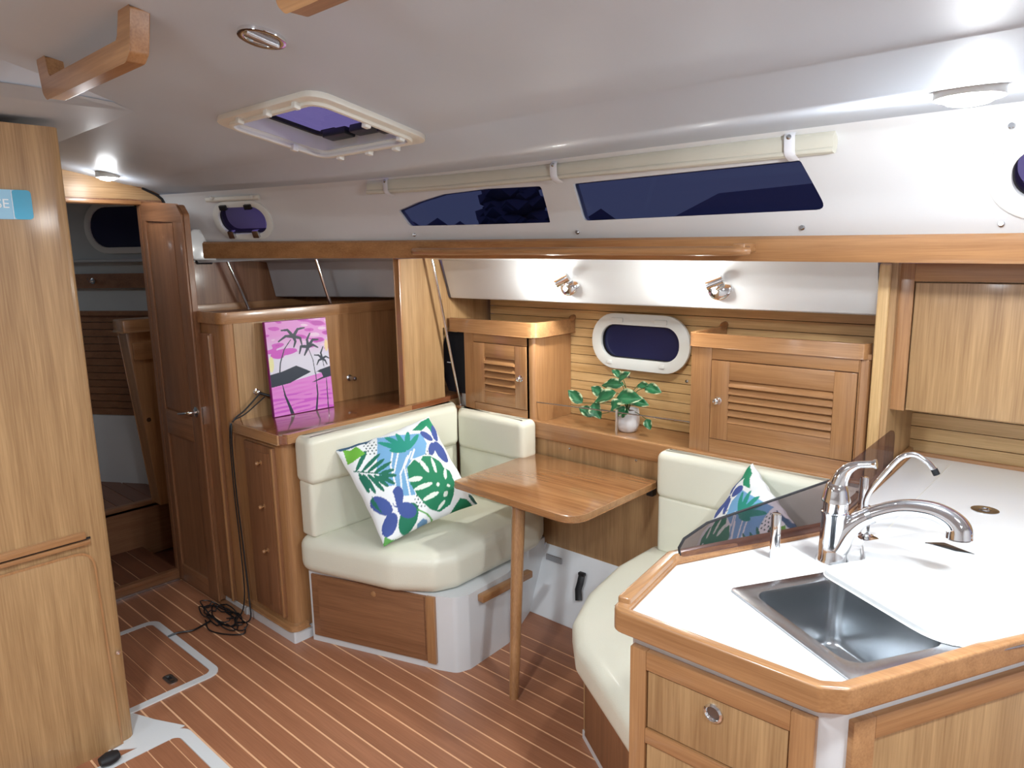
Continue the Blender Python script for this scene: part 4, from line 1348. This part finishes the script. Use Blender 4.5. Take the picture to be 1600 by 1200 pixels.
# ================================================================== PLANT
pl = thing('potted_plant', 'variegated leafy plant in a small white pot on the shelf', 'plant', (-1.665, 2.60, .84))
obj('pot', lathe(B(), [(.030, 0), (.040, .006), (.050, .03), (.051, .05), (.049, .085), (.047, .100), (.043, .100), (.043, .09), (.03, .088)], 24), M['pot'], pl)
obj('soil', lathe(B(), [(.044, .080), (.044, .088), (.01, .092)], 16), M['soil'], pl)
leaves = [((-1.895, .939), (-1.958, .988), .050, -.02), ((-1.806, .898), (-1.874, .928), .048, -.05), ((-1.79, .982), (-1.844, 1.016), .045, .0),
          ((-1.712, 1.034), (-1.813, 1.028), .05, .04), ((-1.686, 1.018), (-1.786, .972), .058, -.06), ((-1.796, .962), (-1.758, .905), .06, -.07),
          ((-1.696, 1.076), (-1.735, 1.104), .03, .0), ((-1.699, 1.060), (-1.647, 1.105), .04, -.02), ((-1.686, .99), (-1.572, 1.012), .075, -.06),
          ((-1.593, 1.04), (-1.518, 1.034), .048, .02), ((-1.645, .985), (-1.556, .982), .048, -.02), ((-1.645, .99), (-1.69, .948), .055, -.08),
          ((-1.622, .965), (-1.66, .93), .045, -.085), ((-1.554, .915), (-1.529, .882), .035, -.03), ((-1.65, 1.035), (-1.59, 1.045), .035, .05), ((-1.62, .955), (-1.640, .925), .04, -.07)]
def leaf_mesh(L_, W_):
    me = bpy.data.meshes.new('leaf')
    nu, nv_ = 14, 10
    co, C = [], []
    for i in range(nu + 1):
        t = i / nu
        hw = W_ / 2 * (math.sin(math.pi * min(1, t ** .8)) ** .8) + .0004
        for j in range(nv_ + 1):
            s_ = 2 * j / nv_ - 1
            co.append((t * L_, s_ * hw, abs(s_) * hw * .45 - .10 * L_ * t * t + .004 * math.sin(9 * t + 3 * s_) * abs(s_)))
            edge = abs(s_) + .22 * math.sin(11 * t + 2 * s_)
            C.append(lin(196, 210, 170) if edge > .92 else (lin(34, 96, 60) if edge > .35 else lin(46, 116, 74)))
    fs = [(i * (nv_ + 1) + j, (i + 1) * (nv_ + 1) + j, (i + 1) * (nv_ + 1) + j + 1, i * (nv_ + 1) + j + 1) for i in range(nu) for j in range(nv_)]
    me.from_pydata(co, [], fs)
    me.materials.append(M['leaf'])
    colour_attr(me, np.array(C))
    me.polygons.foreach_set('use_smooth', [True] * len(fs))
    return me
for i, ((bx0, bz0), (tx, tz), wd, yo) in enumerate(leaves):
    base = Vector((bx0 + 1.665, yo, bz0 - .84))
    tip = Vector((tx + 1.665, yo - .015, tz - .84))
    d = tip - base
    o = bpy.data.objects.new('leaf', leaf_mesh(d.length * 1.12, wd * 1.05))
    COL.objects.link(o)
    o.parent = pl
    nrm = Vector((.2 * math.sin(i * 2.1), -.8, .6)).normalized()
    xa = d.normalized()
    ya = nrm.cross(xa).normalized()
    o.matrix_local = frame(base, xa, ya)
    mid = Vector(((base.x) * .4, yo * .5, base.z * .6 + .05))
    obj('stem', tube(B(), smooth_path([(0, 0, .085), mid, base], 4), .0016, 5), M['stem'], pl)

# little rail in front of the shelf
t = thing('shelf_rail', 'thin metal wire rail on a post in front of the plant', 'rail', (-1.62, 2.445, .855))
obj('wire', tube(B(), [(-.45, .02, .085), (0, 0, .103), (.335, .01, .108)], .0028, 6), M['steel'], t)
obj('post', tube(B(), [(0, 0, 0), (0, 0, .115)], .006, 10), M['chrome'], t)

# ================================================================== SPEAKER, POSTS
sp_ = thing('wall_speaker', 'black rounded speaker in the shelf nook beside the small louvred locker', 'speaker', (-2.625, 2.475, .93))
def spk(z):
    k = (z - .145) / .145
    return .085 * (1 - .38 * k * k * abs(k))
bm = B()
pts = [(.053, z_) for z_ in (0, .29)]
prof = [(-.075 + .04 * (abs((k - 8) / 8)) ** 2.2, .29 * k / 16) for k in range(17)]
prism(bm, [(.112, 0)] + prof + [(.112, .29)], 0, .14, lambda a, b, c: (a, c, b))
obj('grille', bm, M['cloth_black'], sp_, bevel=.008)
obj('badge', bx(-.045, -.017, -.002, .002, .138, .143), M['white_ink'], sp_)
obj('bracket', bx(.03, .09, .02, .07, -.09, 0), M['plastic'], sp_, bevel=.004)
for (a, b, lab) in (((-2.566, 2.462, .862), (-2.566, 2.302, 1.590), 'slanted chrome support tube in front of the black speaker'),
                    ((-3.50, 1.862, 1.352), (-3.50, 1.76, 1.615), 'slanted chrome support tube nearest the open door'),
                    ((-3.0, 2.03, 1.352), (-3.0, 1.955, 1.600), 'slanted chrome support tube above the pink painting')):
    A_, B_ = Vector(a), Vector(b)
    t = thing('support_tube', lab, 'tube', a, group='chrome tubes under the beam')
    obj('tube', tube(B(), [(0, 0, 0), B_ - A_], .0075, 12), M['chrome'], t)
    obj('foot', lathe(B(), [(.016, 0), (.016, .003), (.009, .006)], 14), M['chrome'], t)

# ================================================================== LIGHTS IN VIEW
def reading_lamp(x, y, z, label, dirv):
    t = thing('reading_lamp', label, 'lamp', group='reading lamps on the white panel', matrix=frame((x, y, z), (1, 0, 0), (0, .3, .95)))
    obj('base', lathe(B(), [(.050, 0), (.050, .004), (.043, .011), (.012, .018)], 24), M['chrome'], t)
    obj('arm', tube(B(), [(0, 0, .01), (0, .006, .045)], .007, 10), M['chrome'], t)
    d = Vector(dirv).normalized()
    c = Vector((0, .006, .052))
    h = obj('head', tube(B(), [c - d * .030, c - d * .026, c + d * .026, c + d * .034], [.012, .019, .019, .021], 18), M['chrome'], t)
    obj('bulb', tube(B(), [c + d * .0345, c + d * .036], .016, 16), M['glow_small'], h)
    wp = t.matrix_world @ (c + d * .055)
    wd_ = (t.matrix_world.to_3x3() @ d).normalized()
    q = wd_.to_track_quat('-Z', 'Y').to_euler()
    lamp('reading_bulb', wp, 11, 'SPOT', .015, (.97, 1.0, .96), q, math.radians(165), .9)
    lamp('reading_spill', wp + wd_ * .02, 3.0, 'POINT', .03, (.97, 1.0, .96))
    return t
bpy.context.view_layer.update()
reading_lamp(-1.858, 2.440, 1.480, 'chrome reading lamp on the white panel above the oval portlight', (-.8, -.5, .15))
reading_lamp(-1.185, 2.450, 1.482, 'chrome reading lamp on the white panel above the large louvred locker', (-.75, -.45, .3))

def dome(x, y, z, label, r=.055):
    t = thing('dome_light', label, 'ceiling light', (x, y, z), group='white dome lights')
    obj('ring', ring(B(), rrect(2 * r, 2 * r, r - .0002, 8), rrect(1.6 * r, 1.6 * r, .8 * r - .0002, 8), -.018, .006), M['plastic'], t, bevel=.003, limit=60)
    obj('diffuser', lathe(B(), [(.82 * r, -.004), (.82 * r, -.018), (.6 * r, -.026), (.2 * r, -.030)], 24), M['glow'], t)
    return t
dome(-.28, 1.50, 1.884, 'round white ceiling light glaring above the galley corner')
dome(-3.38, 1.21, 1.974, 'round white ceiling light shining above the forward doorway', .045)
dome(.75, .35, 2.09, 'round white ceiling light behind the viewer, aft')
t = thing('ceiling_spot', 'switched off round metal ceiling spot between the hatch and the grab handle', 'ceiling light', matrix=Matrix.Translation((-1.341, .787, 2.035)) @ Matrix.Rotation(math.radians(-11), 4, 'X'))
obj('ring', ring(B(), rrect(.092, .092, .0459, 8), rrect(.066, .066, .0329, 8), -.006, .004), M['chrome'], t, bevel=.002, limit=60)
obj('reflector', lathe(B(), [(.034, -.003), (.026, .004), (.012, .006)], 20), M['steel'], t)
obj('bulb', tube(B(), [(0, -.034, -.004), (0, .034, -.004)], .008, 10), M['steel'], t)

# ================================================================== CEILING FITTINGS
def grab_handle(x0, y, z, label):
    t = thing('ceiling_grab_rail', label, 'grab handle', (x0, y, z), group='teak handles on the ceiling')
    prof = [(0, .085), (.016, .012), (.036, -.004), (.50, -.004), (.522, .010), (.545, .085), (.495, .085), (.478, .045), (.468, .036), (.075, .036), (.065, .045), (.055, .085)]
    pr = rpoly(prof, [.004, .02, .02, .02, .02, .004, .004, .01, .01, .01, .01, .004], 4)
    obj('rail', prism(B(), pr, -.019, .019, lambda a, b, c: (a, c, b)), M['trim_x'], t, bevel=.008, seg=3, limit=50)
    return t
grab_handle(-2.005, .612, 1.990, 'teak grab handle on the ceiling at the upper left')
grab_handle(-1.065, .665, 1.985, 'teak grab handle cut off by the top edge of the picture')

# deck hatch
hz = lambda y: 1.990 - (y - .995) * .2
cy_ = 1.165
hm = Matrix.Translation((-1.725, cy_, 1.9555)) @ Matrix.Rotation(math.radians(-11.0), 4, 'X')
dh = thing('deck_hatch', 'open-framed deck hatch in the ceiling with purple tinted acrylic', 'hatch', matrix=hm)
obj('trim_frame', ring(B(), rrect(.50, .365, .05, 6), rrect(.42, .300, .035, 6), -.012, .006), M['cream_plastic'], dh, bevel=.004, limit=60)
obj('flange', ring(B(), rrect(.445, .32, .045, 6), rrect(.416, .295, .033, 6), -.020, -.010), M['cream_plastic'], dh, bevel=.003, limit=60)
obj('liner', ring(B(), rrect(.44, .315, .042, 6), rrect(.414, .293, .035, 6), 0, .05), M['gel'], dh, limit=60)
obj('dark_frame', ring(B(), rrect(.414, .293, .035, 6), rrect(.385, .265, .03, 6), .040, .05), M['gasket'], dh, limit=60)
obj('pane', prism(B(), rrect(.44, .315, .035, 6), .05, .06), M['purple'], dh)
for x in (-.085, .045):
    lt = obj('latch', bx(x - .055, x + .055, .095, .135, .018, .04), M['black'], dh, bevel=.005)
obj('stay', bx(.13, .155, .085, .115, .0, .05), M['black'], dh, bevel=.004)
obj('hinge', bx(-.16, -.09, .10, .13, .03, .045), M['gasket'], dh, bevel=.004)
for (x, y) in ((-.12, -.165), (.02, -.165), (.15, -.165), (-.14, .165), (.0, .165), (.12, .165), (.205, 0), (-.205, .05), (.205, .11)):
    obj('clip', bx(x - .009, x + .009, y - .009, y + .009, -.027, -.009), M['plastic'], dh, bevel=.003)

# portlights in the coachroof side
def portlight(m_, w_, h_, label, fw=.055, cover=True, mat='purple', latches=True):
    t = thing('portlight', label, 'portlight', matrix=m_, group='oval portlights')
    W0, H0 = w_ + fw, h_ + fw
    obj('frame', ring(B(), rrect(W0, H0, H0 / 2 - .004, 9), rrect(w_ - .006, h_ - .006, h_ / 2 - .008, 9), -.004, .014), M['plastic'], t, bevel=.005, limit=60)
    obj('tunnel', ring(B(), rrect(w_ - .0, h_ - .0, h_ / 2 - .006, 9), rrect(w_ - .012, h_ - .012, h_ / 2 - .012, 9), -.045, -.002), M['gasket'], t, limit=60)
    obj('pane', prism(B(), rrect(w_ - .008, h_ - .008, h_ / 2 - .010, 9), -.020, -.014), M[mat], t)
    if latches:
        for x in (-w_ * .30, w_ * .22):
            obj('hinge', bx(x - .018, x + .018, h_ / 2 - .012, h_ / 2 + .012, .006, .026), M['black'], t, bevel=.004)
            obj('latch', bx(x - .016, x + .016, -h_ / 2 - .014, -h_ / 2 + .022, .006, .030), M['steel'], t, bevel=.004)
    if cover:
        c_ = obj('blind_roll', tube(B(), [(-w_ * .60, h_ / 2 + .040, .018), (w_ * .52, h_ / 2 + .044, .018)], .011, 8, squash=(1, .7)), M['cream_plastic'], t)
        for x in (-w_ * .45, w_ * .38):
            obj('snap', lathe(B(), [(.008, 0), (.008, .008), (.003, .010)], 10, Matrix.Translation((x, h_ / 2 + .05, .022))), M['plastic'], t)
    return t
portlight(port_frame(-3.245, 1.788), .25, .135, 'oval purple portlight above the left end of the wooden beam')
portlight(port_frame(-.14, 1.785), .32, .145, 'oval portlight cut off by the right edge of the picture', fw=.10, cover=False)
p2 = portlight(frame((-1.672, 2.700, 1.218), (1, 0, 0), (0, 0, 1)), .40, .155, 'oval white-framed portlight in the slatted lining above the plant', fw=.095, cover=False, mat='night_glass', latches=False)
for x in (-.11, .11):
    obj('tab', bx(x - .03, x + .03, .085, .105, .010, .020), M['plastic'], p2, bevel=.003)
for x in (-.15, .12):
    obj('tab', bx(x - .012, x + .012, -.103, -.088, .010, .020), M['plastic'], p2, bevel=.003)
obj('backing', bx(-.20, .20, -.08, .08, -.06, -.05), M['gasket'], p2)
for (x, z) in ((-1.745, 1.055), (-1.455, 1.065)):
    obj('screw', lathe(B(), [(.007, 0), (.007, .003), (.003, .004)], 10, Matrix.Translation((x, 2.728, z)) @ Matrix.Rotation(math.pi / 2, 4, 'X')), M['steel'], lining)

# rolled blind over the windows
xs_ = [-2.555 + (2.555 - .69) * i / 24 for i in range(25)]
org = Vector((-1.6, wall_y(-1.6, 1.895) - .022, 1.895))
bl = thing('rolled_blind', 'long rolled cloth blind held by three white straps above the dark windows', 'blind', org)
zc = lambda x: 1.899 - .004 * (x + 2.5) / 1.8
path = [Vector((x, wall_y(x, zc(x)) - .022, zc(x))) - org for x in xs_]
obj('roll', tube(B(), path, [.030 + .0015 * math.sin(5 * x) for x in xs_], 14, squash=(.62, 1)), M['curtain'], bl)
obj('fold', tube(B(), [p + Vector((0, -.012, -.020)) for p in path], [.0085 + .001 * math.sin(9 * x) for x in xs_], 8), M['curtain'], bl)
for x in (-2.455, -1.635, -.805):
    y_ = wall_y(x, 1.90)
    P_ = [(x, y_ - .008, 1.937), (x, y_ - .040, 1.925), (x + .002, y_ - .046, 1.900), (x + .002, y_ - .040, 1.872), (x + .003, y_ - .008, 1.858)]
    s_ = obj('strap', tube(B(), smooth_path([Vector(p) - org for p in P_], 3), .015, 8, squash=(1, .12)), M['strap'], bl)
    obj('snap', lathe(B(), [(.007, 0), (.007, .004), (.003, .006)], 10, Matrix.Translation(Vector((x, y_ - .044, 1.917)) - org) @ Matrix.Rotation(math.pi / 2, 4, 'X')), M['steel'], s_)
for (x, y, z) in ((-2.463, 2.114, 1.699), (-1.654, 2.222, 1.687), (-.82, 2.229, 1.676), (-.319, 2.233, 1.668), (-.30, 2.10, 1.89)):
    yy = wall_y(x, z)
    obj('snap_stud', lathe(B(), [(.008, 0), (.008, .004), (.004, .008), (.006, .010)], 12, Matrix.Translation((x, yy, z)) @ Matrix.Rotation(math.radians(80), 4, 'X')), M['steel'], wall)
for (x, z) in ((-1.86, .78 - .02), (-1.52, .79 - .02), (-1.83, .46)):
    o = obj('screw', lathe(B(), [(.006, 0), (.006, .002), (.002, .003)], 10, Matrix.Translation((x, 2.44, z)) @ Matrix.Rotation(math.pi / 2, 4, 'X')), M['steel'], bpy.data.objects['wall_port_lower'])

# ================================================================== SIGN, CABLE
sg = thing('wall_sign', 'blue plastic sign with white letters SE at the left edge on the teak bulkhead', 'sign', matrix=frame((-2.459, .60, 1.775), (0, 1, 0), (0, 0, 1)))
obj('plate', prism(B(), rrect(.22, .082, .012, 4, -.043, 0), 0, .004), M['sticker_blue'], sg)
obj('cyan_end', prism(B(), rrect(.047, .082, .010, 4, .043, 0), .0041, .0052), M['sticker_cyan'], sg)
obj('joint', bx(.018, .0195, -.04, .04, .004, .0055), M['white_ink'], sg)
cu = bpy.data.curves.new('letters', 'FONT')
cu.body = 'SE'
cu.size = .036
cu.extrude = .0004
cu.align_x = 'RIGHT'
to = bpy.data.objects.new('tmp_letters', cu)
COL.objects.link(to)
bpy.context.view_layer.update()
lm = bpy.data.meshes.new_from_object(to.evaluated_get(bpy.context.evaluated_depsgraph_get()))
bpy.data.objects.remove(to)
lm.materials.clear()
lm.materials.append(M['white_ink'])
lo_ = bpy.data.objects.new('lettering', lm)
COL.objects.link(lo_)
lo_.parent = sg
lo_.location = (.011, -.010, .0046)

cbp = thing('black_cable', 'thin black cable hanging beside the glossy counter and coiled on the floor', 'cable', (-2.95, 1.43, 0))
rr_ = random.Random(4)
def rel(P):
    return [Vector(p) - Vector((-2.95, 1.43, 0)) for p in P]
obj('hanging_cable', tube(B(), smooth_path(rel([(-2.93, 1.575, 1.015), (-2.93, 1.50, .955), (-2.935, 1.45, .92), (-2.925, 1.428, .86), (-2.935, 1.432, .6), (-2.925, 1.436, .35), (-2.89, 1.425, .12), (-2.87, 1.41, .02), (-2.92, 1.37, .006)]), 5), .0035, 6), M['black'], cbp)
obj('hanging_cable', tube(B(), smooth_path(rel([(-2.93, 1.60, 1.00), (-2.93, 1.505, .94), (-2.937, 1.447, .915), (-2.94, 1.428, .86), (-2.955, 1.432, .6), (-2.95, 1.435, .35), (-2.93, 1.425, .12), (-2.94, 1.40, .02), (-2.99, 1.36, .006)]), 5), .003, 6), M['black'], cbp)
obj('hook_bar', tube(B(), rel([(-2.94, 1.575, 1.022), (-2.91, 1.61, 1.005), (-2.91, 1.64, 1.00)]), .006, 8), M['black'], cbp)
coil = []
for i in range(90):
    a = i * .42
    r_ = .10 + .03 * math.sin(i * .9) + .02 * rr_.random()
    coil.append((-3.02 + r_ * 1.15 * math.cos(a) + .04 * math.sin(i * .13), 1.352 + r_ * .42 * math.sin(a), .006 + .022 * rr_.random()))
obj('coil', tube(B(), smooth_path(rel(coil), 2), .0028, 5), M['black'], cbp)
obj('loose_end', tube(B(), smooth_path(rel([(-3.02, 1.30, .008), (-3.0, 1.24, .01), (-2.99, 1.20, .014), (-3.02, 1.15, .014), (-3.03, 1.115, .008)]), 5), .004, 6), M['black'], cbp)
obj('loose_loop', tube(B(), smooth_path(rel([(-3.05, 1.29, .006), (-2.95, 1.26, .006), (-2.86, 1.29, .006), (-2.80, 1.34, .008), (-2.84, 1.37, .012)]), 5), .003, 6), M['black'], cbp)

# shoe-like dark object peeping out at the foot of the left bulkhead
t = tag(obj('shoe_tip', lathe(B(), [(.001, -.05), (.03, -.045), (.042, -.02), (.045, .01), (.03, .05)], 16, Matrix.Diagonal((1, 1, .7, 1)) @ Matrix.Rotation(math.pi / 2, 4, 'X')), M['gasket']), 'dark rounded tip of something lying at the foot of the left bulkhead', 'shoe')
t.location = (-2.375, .655, .024)
t.scale = (.6, .6, .6)

# ================================================================== OUTSIDE AT DUSK
struct(obj('ground', bx(-160, 60, 6, 160, -1.2, -1.0), M['ground_out']))
def conifer(x, y, h, r, label):
    t = thing('tree', label, 'tree', (x, y, -1.0))
    obj('trunk', lathe(B(), [(.35, 0), (.2, h * .5), (.05, h)], 8), M['tree'], t)
    bm = B()
    rr = random.Random(int(h * 10))
    for k in range(150):
        f = rr.random() ** .7
        z = h * (.1 + .9 * f)
        a = rr.random() * 6.28
        rad = r * (1 - f) ** .6 * (.55 + .5 * rr.random()) + .15
        p = Vector((math.cos(a) * rad * .6, math.sin(a) * rad * .6, z))
        bmesh.ops.create_icosphere(bm, subdivisions=1, radius=.5 + .5 * rr.random(), matrix=Matrix.Translation(p) @ Matrix.Diagonal((1.2, 1.2, .6, 1)))
    obj('foliage', bm, M['tree'], t)
conifer(-27.2, 30.5, 9.0, 3.0, 'dark conifer silhouette seen through the smaller side window')
def bush(x, y, w_, h_, label, name='hedge', cat='hedge'):
    bm = B()
    rr = random.Random(int(abs(x) * 7))
    for k in range(60):
        a = rr.uniform(-w_, w_)
        z = rr.uniform(0, h_) * (1 - (a / w_) ** 2 * .7)
        bmesh.ops.create_icosphere(bm, subdivisions=1, radius=h_ * .22 * (1 + rr.random()), matrix=Matrix.Translation((a, rr.uniform(-1, 1), z)))
    o = tag(obj(name, bm, M['tree']), label, cat)
    o.location = (x, y, -1.0)
bush(-40, 36, 9, 4.2, 'dark bushes on the shore left of the conifer')
bush(-20, 28, 3, 3.4, 'dark bushes on the shore right of the conifer')
bush(-14.5, 25, 2.5, 2.9, 'low dark bushes seen in the corner of the long window')
t = thing('boathouse', 'dark boathouse with a sloping roof seen through the long window', 'building', (-13.0, 34, -1.0))
obj('wall', bx(-5, 6, 0, 6, 0, 2.9), M['tree'], t)
obj('roof', prism(B(), [(-7, 3.6), (-3.2, 5.2), (6.5, 5.5), (6.5, 4.4), (1, 3.8)], -1, 7, lambda a, b, c: (a, c, b)), M['roof_out'], t)
